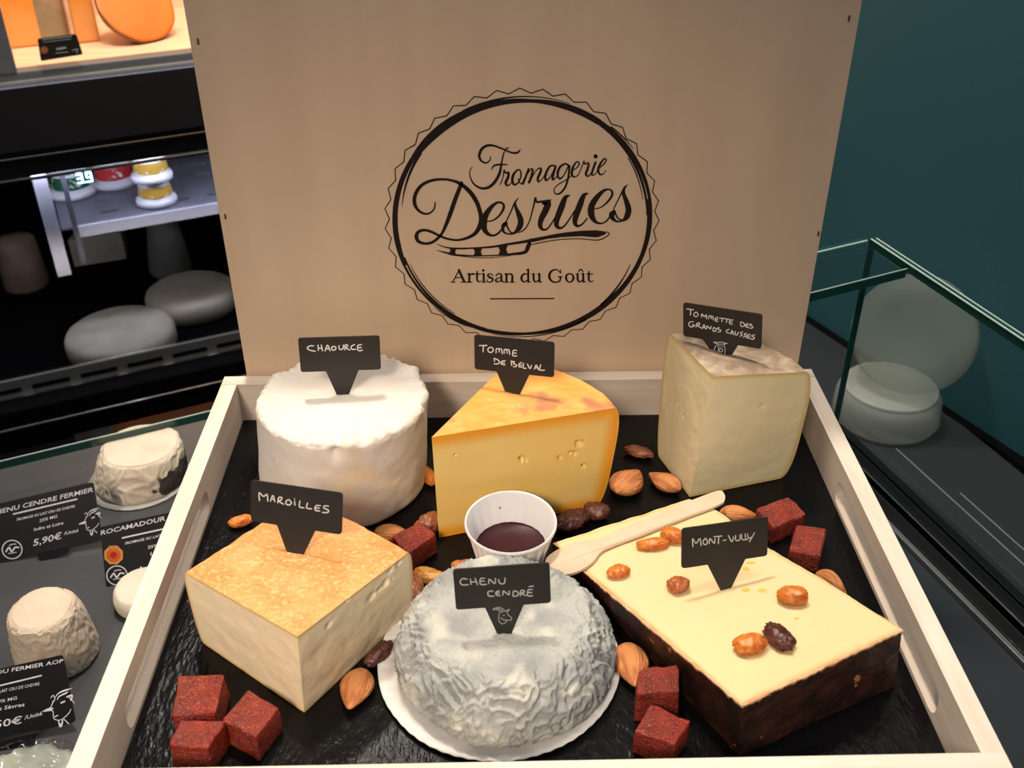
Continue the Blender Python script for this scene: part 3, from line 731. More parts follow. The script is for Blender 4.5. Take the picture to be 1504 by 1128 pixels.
# orange-rind wedge in the middle back
zt = .0905
Tt, Rt2, Bk = F(634, 642, zt), F(903, 599, zt), F(742, 536, zt)
Tb, Rb2 = F(645, 790, .0203), F(876, 743, .0203)
arc = [F(a, b, zt) for a, b in ((903, 599), (884, 577), (850, 556), (815, 543), (780, 536), (742, 536))]
arcb = [Tb + (p - Tt) * ((Rb2 - Tb).length / (Rt2 - Tt).length) for p in arc]; dlt = Rb2 - arcb[0]
for i, p in enumerate(arcb): p += dlt * (1 - i / (len(arcb) - 1)); p.z = .0203
t2 = root('yellow_cheese_wedge', (Tb + arcb[3]) / 2, 'pointed wedge of yellow pressed cheese with orange rind, middle back', 'cheese')
PT = mat('yellow_paste', (.85, .62, .215), (.83, .575, .17), scale=10, rough=.40, sss=.25, srad=(1, .6, .2), bump=.06, bscale=300, attr=[('rim', (.86, .36, .02), .05, .85)])
RT = mat('orange_rind', (.82, .36, .07), (.80, .43, .12), scale=40, coat=.4, coatr=.25, rough=.40, bump=.5, bscale=160, c3=(.55, .23, .10), c3scale=38, c3lo=.55, c3hi=.66, sss=.1)
nn_ = (Rt2 - Tt).cross(Z).normalized()
pitsT = [(onplane(a, b, Tt, nn_), r_, d_ * 1.8) for a, b, r_, d_ in ((850, 651, .0026, .002), (822, 672, .0018, .0015), (844, 666, .002, .0014), (857, 684, .0018, .0015), (766, 673, .0024, .0014), (772, 675, .0015, .001), (668, 667, .001, .0008), (838, 664, .0012, .001))]
wedge(t2, [('cut', [Tt, Rt2], [Tb, Rb2]), ('rind', arc, arcb), ('cut', [Bk, Tt], [arcb[-1], Tb])], .05, PT, RT, rimw=.0115, pits=pitsT, seed=8, topamp=.0009, sideamp=.00012)
# plastic film on the outer rind
# grey-rind quarter, back right
zt = .104
Tt3, L3, R3 = F(1047, 553, zt), F(985, 489, zt), F(1184, 546, zt)
Tb3, Lb3, Rb3 = F(1013, 730, .0203), F(968, 672, .0203), F(1146, 703, .0203)
arc3 = [F(a, b, zt) for a, b in ((1184, 546), (1162, 527), (1120, 507), (1070, 492), (1020, 485), (985, 489))]
arc3b = [Tb3 + (p - Tt3) for p in arc3]
for i, p in enumerate(arc3b):
    k = i / (len(arc3b) - 1); p += (Rb3 - (Tb3 + arc3[0] - Tt3)) * (1 - k) + (Lb3 - (Tb3 + arc3[-1] - Tt3)) * k; p.z = .0203
t3 = root('grey_rind_cheese', (Tb3 + arc3b[3]) / 2, 'tall quarter of pale sheep cheese with grey-beige rind, back right', 'cheese')
PS = mat('cream_paste', (.84, .76, .50), (.81, .72, .45), scale=14, rough=.38, sss=.25, srad=(1, .7, .35), bump=.22, bscale=90, attr=[('rim', (.72, .52, .20), .35, 1.0)])
RS = mat('mottled_grey_rind', (.24, .175, .12), (.40, .31, .22), scale=90, rough=.9, bump=1.0, bscale=260, bdist=.0012, c3=(.54, .45, .33), c3scale=55, c3lo=.5, c3hi=.68)
nA = (R3 - Tt3).cross(Z).normalized(); nB = (L3 - Tt3).cross(Z).normalized()
pitsS = [(onplane(1119, 659, Tt3.lerp(Tb3, .5), nA), .002, .0018), (onplane(1115, 679, Tt3.lerp(Tb3, .7), nA), .001, .001), (onplane(1120, 598, Tt3, nA), .0025, .0008)]
for k in range(26):
    a = 968 + random.random() * 60; b = 560 + random.random() * 110
    pitsS.append((onplane(a, b, Tt3.lerp(Tb3, .5), nB), .0008 + random.random() * .0010, .0004 + random.random() * .0004))
wedge(t3, [('cut', [Tt3, R3], [Tb3, Rb3]), ('rind', arc3, arc3b), ('cut', [L3, Tt3], [Lb3, Tb3])], .115, PS, RS, rimw=.006, pits=pitsS, seed=14, topamp=.0012, sideamp=.0003, rindamp=.0015)

# dark-rind slab, front right
def plane3(a, b, c):
    n = (b - a).cross(c - a).normalized(); return (n if n.z > 0 else -n)
pF, pR, pL = F(1090, 1035, .0555), F(1325, 925, .0585), F(862, 842, .0375)
nM = plane3(pF, pR, pL)
def MV(u, v, lift=0): return onplane(u, v, pF + nM * lift, nM)
tp = [(1090, 1035), (1325, 925), (1290, 903), (1207, 850), (1130, 806), (1056, 752), (1012, 733), (812, 798), (830, 811), (862, 842)]
def drop(p, px=None):
    if px: return F(px[0], px[1], .0203)
    return Vector((p.x, p.y, .0203))
T4 = [MV(*p) for p in tp]
B4 = [F(1086, 1111, .0203), F(1314, 1009, .0203)] + [Vector((p.x, p.y, .0203)) for p in T4[2:8]] + [Vector((T4[8].x, T4[8].y, .0203)), F(864, 869, .0203)]
m4 = root('dark_rind_cheese', (B4[0] + B4[6]) / 2, 'flat slab of creamy yellow cheese with dark brown rind, front right', 'cheese')
PV = mat('butter_yellow_paste', (.78, .605, .35), (.76, .58, .315), scale=9, rough=.33, sss=.25, srad=(1, .7, .3), bump=.03, bscale=200, attr=[('rim', (.70, .42, .16), .45, 1.0)])
RV = mat('dark_brown_rind', (.014, .007, .005), (.048, .016, .011), scale=70, rough=.42, bump=.9, bscale=260, bdist=.001, c3=(.40, .15, .06), c3scale=85, c3lo=.655, c3hi=.675, spec=.5)
E4 = []
for i in range(len(T4)):
    j = (i + 1) % len(T4); E4.append(('rind', [T4[i], T4[j]], [B4[i], B4[j]]))
wedge(m4, E4, 0.0, PV, RV, nrind=46, nh=24, top_rind=False, rimw=.007, topamp=.00018, seed=21, nt=60, prof=lambda s: 0, rindamp=.0007)
# crumbly pale lip where the rind was cut
vs, fs = [], []
LIP = mat('crumbly_cut_lip', (.72, .45, .26), (.62, .32, .15), scale=120, rough=.7)
pts_ = resample(T4[8:] + T4[:3], 240)
pvt = sum(T4, Vector()) / len(T4)
for i, p in enumerate(pts_):
    d = Vector((p.x - pvt.x, p.y - pvt.y, 0)).normalized(); k = .5 + .9 * abs(nz(p, 300, 4)) + .6 * max(0, nz(p, 60, 2))
    vs += [p - d * .0006 + nM * .0004, p + d * .0012 * k + nM * .0002, p + d * .0010 * k - Z * .0018 * k, p - d * .0004 - Z * .001]
    if i:
        b = 4 * i
        for q_ in range(4): fs.append([b - 4 + q_, b - 4 + (q_ + 1) % 4, b + (q_ + 1) % 4, b + q_])
fixn(mesh('cut_lip', vs, fs, LIP, m4, True))
HOLEY = mat('oily_spot', (.80, .52, .06), rough=.15)
for a, b, ra, rb in ((1096, 867, .0022, .0012), (1120, 868, .0022, .0012), (1096, 836, .0017, .0011), (1103, 827, .0026, .0008), (1170, 909, .0012, .0008)):
    p = MV(a, b); v, f = lathe(p + nM * .0001, [(1, 0), (.9, .0003), (.5, .0005)], 16, Matrix(((ra, 0, 0), (0, rb, 0), (0, 0, 1))), capb=False)
    mesh('oily_pit', v, f, HOLEY, m4, True)

# ---------------------------------------------------------------- white bloomy drum, back left
def drum(t, name, c0, c1, h, prof, n=220, seed=0, dispf=None, m=None, topr=30, attrf=None, squash=(1, 1)):
    """prof: (r, zfrac) from bottom; centre moves c0 -> c1"""
    P = crom(prof, 8); vs = []; rows = []
    last = P[-1]
    for k in range(1, topr + 1): P.append((last[0] * (1 - k / topr), last[1]))
    at = []
    for i, (r, zf) in enumerate(P):
        c = V3(c0).lerp(V3(c1), min(1, max(0, zf)))
        for k in range(n):
            a = 2 * math.pi * k / n; d = Vector((math.cos(a), math.sin(a), 0)); top = i >= len(P) - topr
            p = Vector((c.x + d.x * r * squash[0], c.y + d.y * r * squash[1], V3(c0).z + zf * h))
            pr_ = P[max(i - 1, 0)]; nx = P[min(i + 1, len(P) - 1)]
            tn = Vector((nx[0] - pr_[0], 0, (nx[1] - pr_[1]) * h)); nrm = Vector((tn.z, 0, -tn.x));
            nrm = nrm.normalized() if nrm.length > 1e-9 else Vector((0, 0, 1))
            N_ = d * nrm.x + Z * nrm.z
            q = p + (N_ * dispf(p, a, r, zf, i < 3) if dispf else Vector()); q.z = max(q.z, V3(c0).z)
            vs.append(q); 
            if attrf: at.append(attrf(p, a, r, zf))
    fs = []
    for i in range(len(P) - 1):
        for k in range(n):
            l = (k + 1) % n
            if i == len(P) - 2: fs.append([i * n + k, i * n + l, (i + 1) * n])
            else: fs.append([i * n + k, i * n + l, (i + 1) * n + l, (i + 1) * n + k])
    fs.append(list(range(n))[::-1])
    return vs, fs, (at if attrf else None)
c0 = Vector((-.1125, -.0775, .0203)); c1 = Vector((-.1075, -.0765, .0203))
ch = root('white_bloomy_cheese', c0, 'tall round white bloomy cheese at the back left of the box', 'cheese')
def dch(p, a, r, zf, low):
    d = .0009 * fbm(p, 28, 2, 3) + .00025 * fbm(p, 160, 3, 2)
    e = math.exp(-((zf - .985) / .05) ** 2) * (1 if r > .030 else 0) * math.exp(-((r - .049) / .006) ** 2)
    d += e * (.0024 * nz((math.cos(a) * 3, math.sin(a) * 3, 0), 1.6, 4) + .0020 * nz((math.cos(a) * 9, math.sin(a) * 9, 0), 1.6, 5) + .0012 * nz((math.cos(a) * 22, math.sin(a) * 22, zf * 20), 1.6, 6) + .0008)
    # pinched fold at the front of the rim
    da = (a - math.radians(272)); da = (da + math.pi) % (2 * math.pi) - math.pi
    d -= .0045 * math.exp(-(da / .07) ** 2) * math.exp(-((zf - .93) / .09) ** 2) * (1 if r > .035 else 0)
    da = (a - math.radians(352)); da = (da + math.pi) % (2 * math.pi) - math.pi
    d -= .0025 * math.exp(-(da / .07) ** 2) * math.exp(-((zf - .93) / .09) ** 2) * (1 if r > .035 else 0)
    if zf > .97 and r < .046: d += .0005 * fbm(p, 45, 12, 3) - .0006
    return d
v, f, _ = drum(ch, 'body', c0, c1, .0625, [(.0500, 0), (.0515, .03), (.0515, .15), (.0513, .35), (.0512, .55), (.0512, .75), (.0513, .9), (.0505, .955), (.0485, .985), (.0455, .992), (.041, .985)], seed=1, dispf=dch)
BLOOM = mat('white_bloomy_rind', (.76, .725, .68), (.75, .69, .61), scale=16, rough=.75, sss=.2, srad=(1, .7, .5), bump=.22, bscale=220, c3=(.82, .66, .42), c3scale=24, c3lo=.56, c3hi=.74, spec=.3)
o = mesh('rind', v, f, BLOOM, ch); fixn(o)

# ash-coated wrinkled round on its paper, front centre
cc0 = Vector((-.0129, -.2319, .0212))
pl = root('paper_liner', (cc0.x, cc0.y, .02), 'round fluted white paper liner under the wrinkled ash-grey cheese', 'paper')
PAPER = mat('greaseproof_paper', (.62, .61, .60), (.56, .55, .54), scale=30, rough=.7, bump=.2, bscale=60, stretch=(1, 6, 1))
n = 240; vs = []; fs = []
for i, r in enumerate((.001, .045, .052, .056, .0590, .0612)):
    for k in range(n):
        a = 2 * math.pi * k / n; rr = r * (1 + (.006 * math.sin(a * 3 + 1) + .006 * nz((math.cos(a), math.sin(a), 0), 3, 9)) * (r > .05))
        zz = .0206 + (max(0, r - .050) * .16) + (.0004 * math.sin(a * 60) * max(0, (r - .052)) / .01)
        vs.append((-.0166 + rr * math.cos(a), -.2303 + rr * math.sin(a), zz))
for i in range(5):
    for k in range(n): l = (k + 1) % n; fs.append([i * n + k, i * n + l, (i + 1) * n + l, (i + 1) * n + k])
o = mesh('paper_sheet', vs, fs, PAPER, pl)
so = o.modifiers.new('thick', 'SOLIDIFY'); so.thickness = .0003
ck = root('ash_cheese', cc0, 'round wrinkled ash-grey goat cheese, front centre of the box', 'cheese')
def dash(p, a, r, zf, low):
    w_ = Vector((nz(p, 55, 1), nz(p, 55, 2), nz(p, 55, 3))) * .010
    q = p + w_; side = min(1, max(.25, (r - .030) / .012)) if zf > .9 else 1.0
    # worm-like folds
    r1 = 1 - abs(nz((q.x, q.y, q.z * 1.0), 170, 5)) * 3.4; r2 = 1 - abs(nz((q.x, q.y, q.z), 360, 6)) * 3.0
    d = .0015 * max(r1, -.4) * side + .0008 * max(r2, -.4) * (side * .7 + .2) + .0014 * fbm(p, 26, 7, 2) * min(1, side + .2)
    d += .0003 * nz(p, 600, 8)
    return d - .0012
v, f, at = drum(ck, 'body', cc0, cc0 + Vector((-.001, .002, 0)), .0325, [(.0485, 0), (.0520, .04), (.0545, .18), (.0550, .34), (.0535, .52), (.0500, .70), (.0462, .85), (.0430, .94), (.0400, .985), (.036, 1.0)], n=520, dispf=dash, topr=90, attrf=lambda p, a, r, zf: fbm(p, 60, 30, 2))
ASH = mat('ash_mould_rind', (.42, .43, .405), (.29, .30, .30), scale=40, rough=.9, bump=.7, bscale=700, bdist=.0008, c3=(.24, .26, .275), c3scale=26, c3lo=.56, c3hi=.74, spec=.25, attr=[('w', (.52, .52, .47), .15, .6)])
# denser vertical sampling on the wrinkled side
o = mesh('rind', v, f, ASH, ck, attr={'w': at}); fixn(o)

# ---------------------------------------------------------------- paper cup with sauce
cupc = F(750, 765, .0505); rC = (F(818, 765, .0505) - F(682, 765, .0505)).length / 2
base = Vector((cupc.x, cupc.y - .0008, .0203))
cu = root('paper_cup', base, 'small white pleated paper cup of dark jam in the middle', 'cup')
Hc = .031; tilt = Matrix.Rotation(math.radians(2.2), 3, 'X')
CUPM = mat('white_waxed_paper', (.80, .79, .80), rough=.32, spec=.5, sss=.1)
n = 160; prof = [(rC * .70, 0), (rC * .955, Hc - .0012), (rC * .985, Hc - .0020), (rC * 1.0, Hc - .0008), (rC * .985, Hc + .0004), (rC * .955, Hc), (rC * .935, Hc - .0012), (rC * .68, .0012)]
def frc(a, i):
    pl_ = .030 * (1 if math.sin(a * 22) > 0 else -1) if i in (0,) else (.010 * (1 if math.sin(a * 22) > 0 else -1) if i == 1 else (.022 * math.tanh(4 * math.sin(a * 22)) if i == 7 else 0)); return 1 + pl_
v, f = lathe(base + Z * .0003, prof, n, tilt, frc, capb=True, capt=True)
zmin = min(p.z for p in v); v = [p + Z * (.0203 - zmin) for p in v]
o = mesh('cup_wall', v, f, CUPM, cu); fixn(o); cupw = o
bm = bmesh.new(); bm.from_mesh(o.data)
for e in bm.edges:
    if len(e.link_faces) == 2 and e.calc_face_angle(0) > .45: e.smooth = False
bm.to_mesh(o.data); bm.free()
hl = Hc * .40; rl = rC * (.68 + (.935 - .68) * .40) - .0002
v, f = lathe(base + Z * .0003, [(rl * .9, hl - .002), (rl, hl + .0004), (rl * .96, hl), (rl * .3, hl)], 64, tilt)
fixn(mesh('jam', v, f, mat('dark_fruit_jam', (.035, .006, .010), rough=.35, spec=.15, bump=.12, bscale=160), cu))
dr_ = base + tilt @ Vector((-.006, rC * .86, Hc * .72)); v, f = lathe(dr_, [(.0001, -.0012), (.0009, -.0006), (.0010, .0002), (.0004, .0012)], 12); mesh('jam_drip', v, f, mat('brown_drip', (.38, .20, .08), rough=.3), cupw)

# ---------------------------------------------------------------- wooden spoon lying across the slab
sp = root('wooden_spoon', MV(960, 775, .001), 'small pale wooden spoon lying across the slab beside the paper cup', 'spoon')
out_ = crom([(1053,724),(1064,729),(1064,737),(1056,744),(1003,764),(948,786),(905,802),(884,812),(873,826),(858,838),(840,847),(823,849),(808,843),(802,834),(804,824),(814,815),(830,805),(846,799),(866,796),(882,793),(905,782),(948,765),(1000,744)], 5, closed=True)
O_ = MV(930, 785, .0010); A_ = (MV(1000, 758, .001) - O_).normalized(); B_ = nM.cross(A_).normalized()
p2 = [((MV(a, b, .001) - O_).dot(A_), (MV(a, b, .001) - O_).dot(B_)) for a, b in out_]
v, f = prism(p2, [], O_, A_, B_, nM, .0014)
vv = []
for p in v:                                   # hollow the bowl slightly by raising its rim
    a = (p - O_).dot(A_); k = max(0, (-.035 - a) / .02); vv.append(p + nM * (.0012 * min(1, k)))
SPW = mat('birch_wood', (.68, .52, .385), (.63, .47, .34), scale=20, rough=.55, stretch=(3, 3, 3), bump=.1, bscale=200)
o = mesh('spoon', vv, f, SPW, sp, False); fixn(o)
# bowl hollow: a shallow dished inlay ring
bc_ = MV(838, 824, .0037); v, f = [], []
rings_ = [(.0128, 0.0), (.0110, -.0004), (.0080, -.0008), (.0040, -.0010)]
for (rr, dz) in rings_:
    for k in range(40):
        a = 2 * math.pi * k / 40; v.append(bc_ + A_ * (rr * 1.18 * math.cos(a)) + B_ * (rr * .86 * math.sin(a)) + nM * (dz + .0011))
for i in range(3):
    for k in range(40): l = (k + 1) % 40; f.append([i * 40 + k, i * 40 + l, (i + 1) * 40 + l, (i + 1) * 40 + k])
f.append([120 + k for k in range(40)])

# ---------------------------------------------------------------- name tags
def nametag(B, yaw, tlt, roll, tl, base_w, stem_top, strokes, o_, s_, label, ww=.0017, ink=None, corner_r=.0018, sub=0, wpx=None):
    yaw, tlt, roll = map(math.radians, (yaw, tlt, roll))
    a = Vector((math.cos(yaw), math.sin(yaw), 0)); fwd = Vector((-math.sin(yaw), math.cos(yaw), 0)); up = Z * math.cos(tlt) + fwd * math.sin(tlt)
    A = a * math.cos(roll) + up * math.sin(roll); Bu = up * math.cos(roll) - a * math.sin(roll); n = A.cross(Bu).normalized()   # n points to the viewer side
    if n.dot(V3(CAM) - V3(B)) < 0: n = -n
    B = V3(B)
    L_, R_2, T_, Bo = tl
    pts = [(L_, Bo), (L_, T_), (R_2, T_), (R_2, Bo), (stem_top[1], Bo), (base_w, .0), (base_w * .35, -.011), (-base_w * .35, -.011), (-base_w, .0), (stem_top[0], Bo)]
    rr = [corner_r] * 4 + [.0006, 0, .001, .001, 0, .0006]
    t = root('name_tag', B, label, 'sign', 'black name tags in the cheeses')
    v, f = prism(rounded(pts, rr), [], B, A, Bu, -n, .0009); plate_ = fixn(mesh('plate', v, f, TAGM, t, False))
    conv = cs(o_[0], o_[1], s_)
    st = [(conv(p), (ww_ or wpx) / s_, len(p) > 2) for p, ww_ in strokes]
    flatprint('handwriting', st, lambda u_, v_: onplane(u_, v_, B, n), n * .00012, ink or WHITEINK, plate_)
    return t
def S_(lst, wd=None): return [(p, wd) for p in lst]
nametag((-.1081, -.0746, .0815), 5.5, 3.1, -1.9, (-.0236, .0234, .0385, .0161), .0037, (-.0090, .0102),
    S_([[(330,300),(270,300),(228,335),(280,370),(355,385)],[(398,285),(405,372)],[(402,335),(450,335)],[(450,285),(468,375)],[(510,380),(548,288),(590,378)],[(525,345),(580,342)],
        [(650,305),(680,325),(672,355),(642,368),(616,350),(618,318),(650,305)],[(728,295),(735,345),(765,357),(795,335),(800,285)],[(822,362),(828,285),(868,292),(850,320),(835,330),(900,365)],
        [(975,280),(930,300),(920,335),(945,355),(990,352)],[(1085,280),(1030,290),(1030,325),(1080,325)],[(1030,325),(1022,358),(1060,378),(1098,362)]]), (430,480), 10.743, 'black tag handwritten CHAOURCE in the white bloomy cheese', wpx=19)
nametag((-.0063, -.0896, .0885), -18.1, 10.8, 3.2, (-.0233, .0247, .0357, .0144), .0037, (-.0098, .0100),
    S_([[(150,188),(270,185)],[(215,188),(210,288)],[(345,213),(300,225),(285,260),(310,292),(350,290),(372,250),(350,215)],[(415,302),(422,240),(465,240)],[(465,242),(465,290)],[(465,240),(500,245),(512,315)],
        [(543,312),(547,250),(587,252)],[(587,252),(590,312)],[(590,252),(620,258),(632,330)],[(740,265),(690,265),(680,345),(742,350)],[(688,305),(735,308)],
        [(385,390),(440,410),(472,450),(440,477),(385,475)],[(385,395),(392,435)],[(560,425),(510,435),(500,480),(556,490)],[(505,458),(550,460)],[(655,430),(662,500)],[(655,435),(705,445),(690,470),(740,495),(722,522),(688,518)],
        [(822,455),(782,472),(777,520),(822,525)],[(780,495),(820,495)],[(850,465),(845,540),(890,545)],[(910,480),(950,550),(975,500)],[(1020,560),(1050,495),(1085,570)],[(1035,538),(1075,538)],[(1120,490),(1105,570),(1180,575)]]),
    (690,490), 10.743, 'black tag handwritten TOMME DE BELVAL in the yellow wedge', wpx=17)
cow = [[(570,665),(605,690),(650,700),(720,700),(790,690),(745,683),(690,668),(620,676),(570,665)],[(640,705),(652,770),(640,830),(670,865),(735,872),(752,820),(748,740),(735,702)],[(620,715),(585,770),(590,820),(640,860)],[(690,765),(665,785),(665,815),(700,825),(715,795),(690,765)],[(672,722),(676,750)],[(712,720),(715,748)]]
nametag((.1195, -.0687, .1015), -32.6, 1.8, 6.5, (-.0248, .0238, .0310, .0090), .0052, (-.0125, .0098),
    S_([[(145,145),(255,160)],[(210,155),(205,245)],[(295,195),(260,225),(270,260),(305,265),(330,235),(300,195)],[(380,275),(387,225),(425,268),(455,240),(462,300)],[(495,302),(502,255),(535,262)],[(533,262),(537,298)],[(535,262),(562,268),(567,318)],
        [(640,280),(605,288),(600,335),(638,342)],[(605,308),(640,312)],[(665,290),(765,300)],[(712,295),(702,345)],[(765,305),(820,312)],[(787,308),(772,358)],[(880,320),(830,325),(825,377),(870,387)],[(830,348),(865,352)],
        [(1000,350),(1000,415),(1048,420),(1062,390),(1030,360),(1000,350)],[(1112,375),(1080,395),(1085,430),(1130,442)],[(1080,408),(1112,405)],[(1172,385),(1132,395),(1180,420),(1190,442),(1150,452)],
        [(250,350),(200,352),(178,385),(200,425),(245,427),(270,400),(235,400)],[(295,432),(310,375),(350,370),(345,395),(315,405),(375,447)],[(393,457),(420,393),(440,462)],[(405,438),(435,440)],[(460,460),(470,415),(520,462),(530,420)],
        [(572,440),(562,492),(600,497),(612,462),(575,440)],[(660,440),(630,455),(680,480),(680,502),(642,510)],[(817,468),(775,485),(780,517),(820,530)],[(840,542),(865,485),(885,552)],[(850,522),(880,527)],[(915,500),(910,545),(940,557),(962,515)],
        [(1030,508),(995,525),(1025,558),(985,577)],[(1090,530),(1055,545),(1080,575),(1040,592)],[(1148,550),(1110,555),(1097,602),(1150,608)],[(1105,575),(1140,580)],[(1220,555),(1170,570),(1217,600),(1190,627),(1160,617)]]) + S_(cow, 9),
    (995,440), 10.743, 'black tag handwritten TOMMETTE DES GRANDS CAUSSES with cow head in the grey-rind cheese', wpx=16)
nametag((-.1175, -.2054, .0705), -14.4, 18.6, .4, (-.0238, .0243, .0372, .0155), .0037, (-.0098, .0105),
    S_([[(185,305),(180,205),(235,252),(280,225),(290,312)],[(325,312),(355,240),(380,318)],[(338,287),(375,287)],[(418,332),(430,265),(470,270),(457,300),(430,310),(492,352)],[(560,290),(525,310),(525,345),(560,362),(592,335),(560,290)],
        [(632,312),(635,362)],[(632,283),(632,287)],[(700,310),(693,382),(750,397)],[(797,335),(785,397),(847,410)],[(960,370),(905,370),(893,425),(950,437)],[(900,398),(945,402)],[(1062,375),(1012,373),(1005,400),(1062,427),(1050,457),(985,455)]])
    , (360,700), 8.675, 'black tag handwritten MAROILLES in the orange-rind block', ink=mat('dull_chalk', (.60, .59, .58), rough=.8), wpx=17)
goat = [[(595,705),(640,682),(690,675),(745,700),(765,735)],[(600,710),(650,705),(700,730),(735,745)],[(770,730),(830,700),(802,738)],[(790,732),(812,780),(855,812),(850,850),(790,852),(730,838),(705,815)],[(700,740),(680,800),(690,870),(730,902),(780,880),(785,855)],[(740,785),(765,783)],[(640,690),(700,700),(750,735)]]
nametag((-.0135, -.2427, .0535), 2.4, 8.9, 1.9, (-.0222, .0228, .0379, .0154), .0036, (-.0085, .0098),
    S_([[(245,285),(180,280),(148,325),(180,365),(262,362)],[(290,285),(300,357)],[(300,325),(362,322)],[(355,275),(388,362)],[(485,275),(430,280),(430,355),(512,358)],[(430,315),(482,312)],[(545,347),(550,285),(625,347),(637,275)],[(680,290),(690,335),(730,352),(765,330),(767,270)],
        [(600,450),(545,455),(530,490),(560,522),(615,520)],[(690,450),(650,460),(645,500),(700,515)],[(645,482),(690,478)],[(740,505),(747,450),(820,502),(825,450)],[(885,450),(880,517),(930,515),(957,485),(930,455),(885,450)],
        [(980,517),(987,445),(1032,445),(1025,470),(990,480),(1057,512)],[(1145,430),(1090,435),(1080,512),(1147,515)],[(1085,472),(1137,470)],[(1100,390),(1160,380)]]) + S_(goat, 8),
    (660,820), 9.4, 'black tag handwritten CHENU CENDRE with goat head in the ash-grey cheese', ink=GREYINK, wpx=17)
nametag(MV(1066, 866, -.0002), 15.1, 19.1, -3.5, (-.0245, .0232, .0366, .0152), .0028, (-.0102, .0108),
    S_([[(250,477),(245,370),(290,432),(340,370),(357,462)],[(415,365),(385,400),(390,440),(425,447),(442,410),(415,365)],[(465,432),(475,370),(530,432),(542,370)],[(528,345),(630,335)],[(592,345),(585,437)],[(650,395),(687,388)],
        [(720,330),(765,412),(787,345)],[(815,330),(815,385),(845,397),(872,375),(872,320)],[(892,310),(902,380),(948,385)],[(940,305),(950,375),(975,380)],[(972,308),(985,362),(1030,350)],[(1065,293),(998,412)]]),
    (990,750), 9.027, 'black tag handwritten MONT-VULLY in the dark-rind slab', ink=mat('dull_chalk2', (.62, .60, .56), rough=.8), wpx=14)

# ---------------------------------------------------------------- fruit paste cubes
JELLY = mat('quince_paste', (.27, .020, .006), (.16, .012, .005), scale=110, rough=.22, bump=1.0, bscale=800, bdist=.002, sss=.7, srad=(1, .22, .04), sscale=.008, c3=(.40, .12, .075), c3scale=1300, c3lo=.56, c3hi=.68, spec=.8)  # fine pink flecks paint sugar glints into the base colour
def cube(corners, h, label, base=.0203, tw=0):
    T_ = [F(a, b, base + h) for a, b in corners]; c = sum(T_, Vector()) / 4
    t = root('fruit_paste_cube', (c.x, c.y, base), label, 'sweet', 'red fruit paste cubes')
    bm = bmesh.new(); tv = [bm.verts.new(p) for p in T_]; bv = [bm.verts.new((p.x * 1.0 + (p.x - c.x) * .04, p.y + (p.y - c.y) * .04, base)) for p in T_]
    bm.faces.new(tv); bm.faces.new(bv[::-1])
    for i in range(4): j = (i + 1) % 4; bm.faces.new([tv[i], bv[i], bv[j], tv[j]])
    bmesh.ops.recalc_face_normals(bm, faces=bm.faces)
    bmesh.ops.bevel(bm, geom=list(bm.edges), offset=.0010, segments=2, profile=.6, affect='EDGES')
    bmesh.ops.subdivide_edges(bm, edges=[e for e in bm.edges if e.calc_length() > .003], cuts=9, use_grid_fill=True)
    bm.normal_update()
    for v in bm.verts:
        d = .0008 * fbm(v.co, 110, 3, 3); v.co += v.normal * d
        if v.co.z < base + .0003: v.co.z = base
    vs = [v.co.copy() for v in bm.verts]; bm.verts.index_update(); fs = [[v.index for v in f.verts] for f in bm.faces]; bm.free()
    mesh('paste_block', vs, fs, JELLY, t, True)
cube([(262, 993), (329, 990), (316, 1047), (252, 1052)], .0165, 'red fruit paste cube at the back of the trio, against the left wall', tw=0)
cube([(265, 1057), (330, 1059), (305, 1099), (247, 1094)], .0165, 'red fruit paste cube nearest the front left corner of the box')
cube([(364, 1012), (410, 1039), (374, 1083), (327, 1056)], .0165, 'red fruit paste cube right-hand of the trio at the front left')
cube([(574, 787), (617, 767), (640, 783), (600, 812)], .015, 'red fruit paste cube between the orange-rind block and the yellow wedge')
cube([(1111, 747), (1158, 728), (1184, 754), (1137, 775)], .0125, 'red fruit paste cube just behind the MONT-VULLY tag')
cube([(1169, 769), (1214, 776), (1205, 816), (1160, 808)], .0125, 'red fruit paste cube nearest the right wall of the box')
cube([(938, 982), (996, 975), (999, 1015), (936, 1017)], .020, 'red fruit paste cube behind its neighbour, right of the ash-grey cheese')
cube([(957, 1033), (1013, 1059), (992, 1093), (931, 1073)], .016, 'red fruit paste cube at the front edge beside the dark-rind slab')

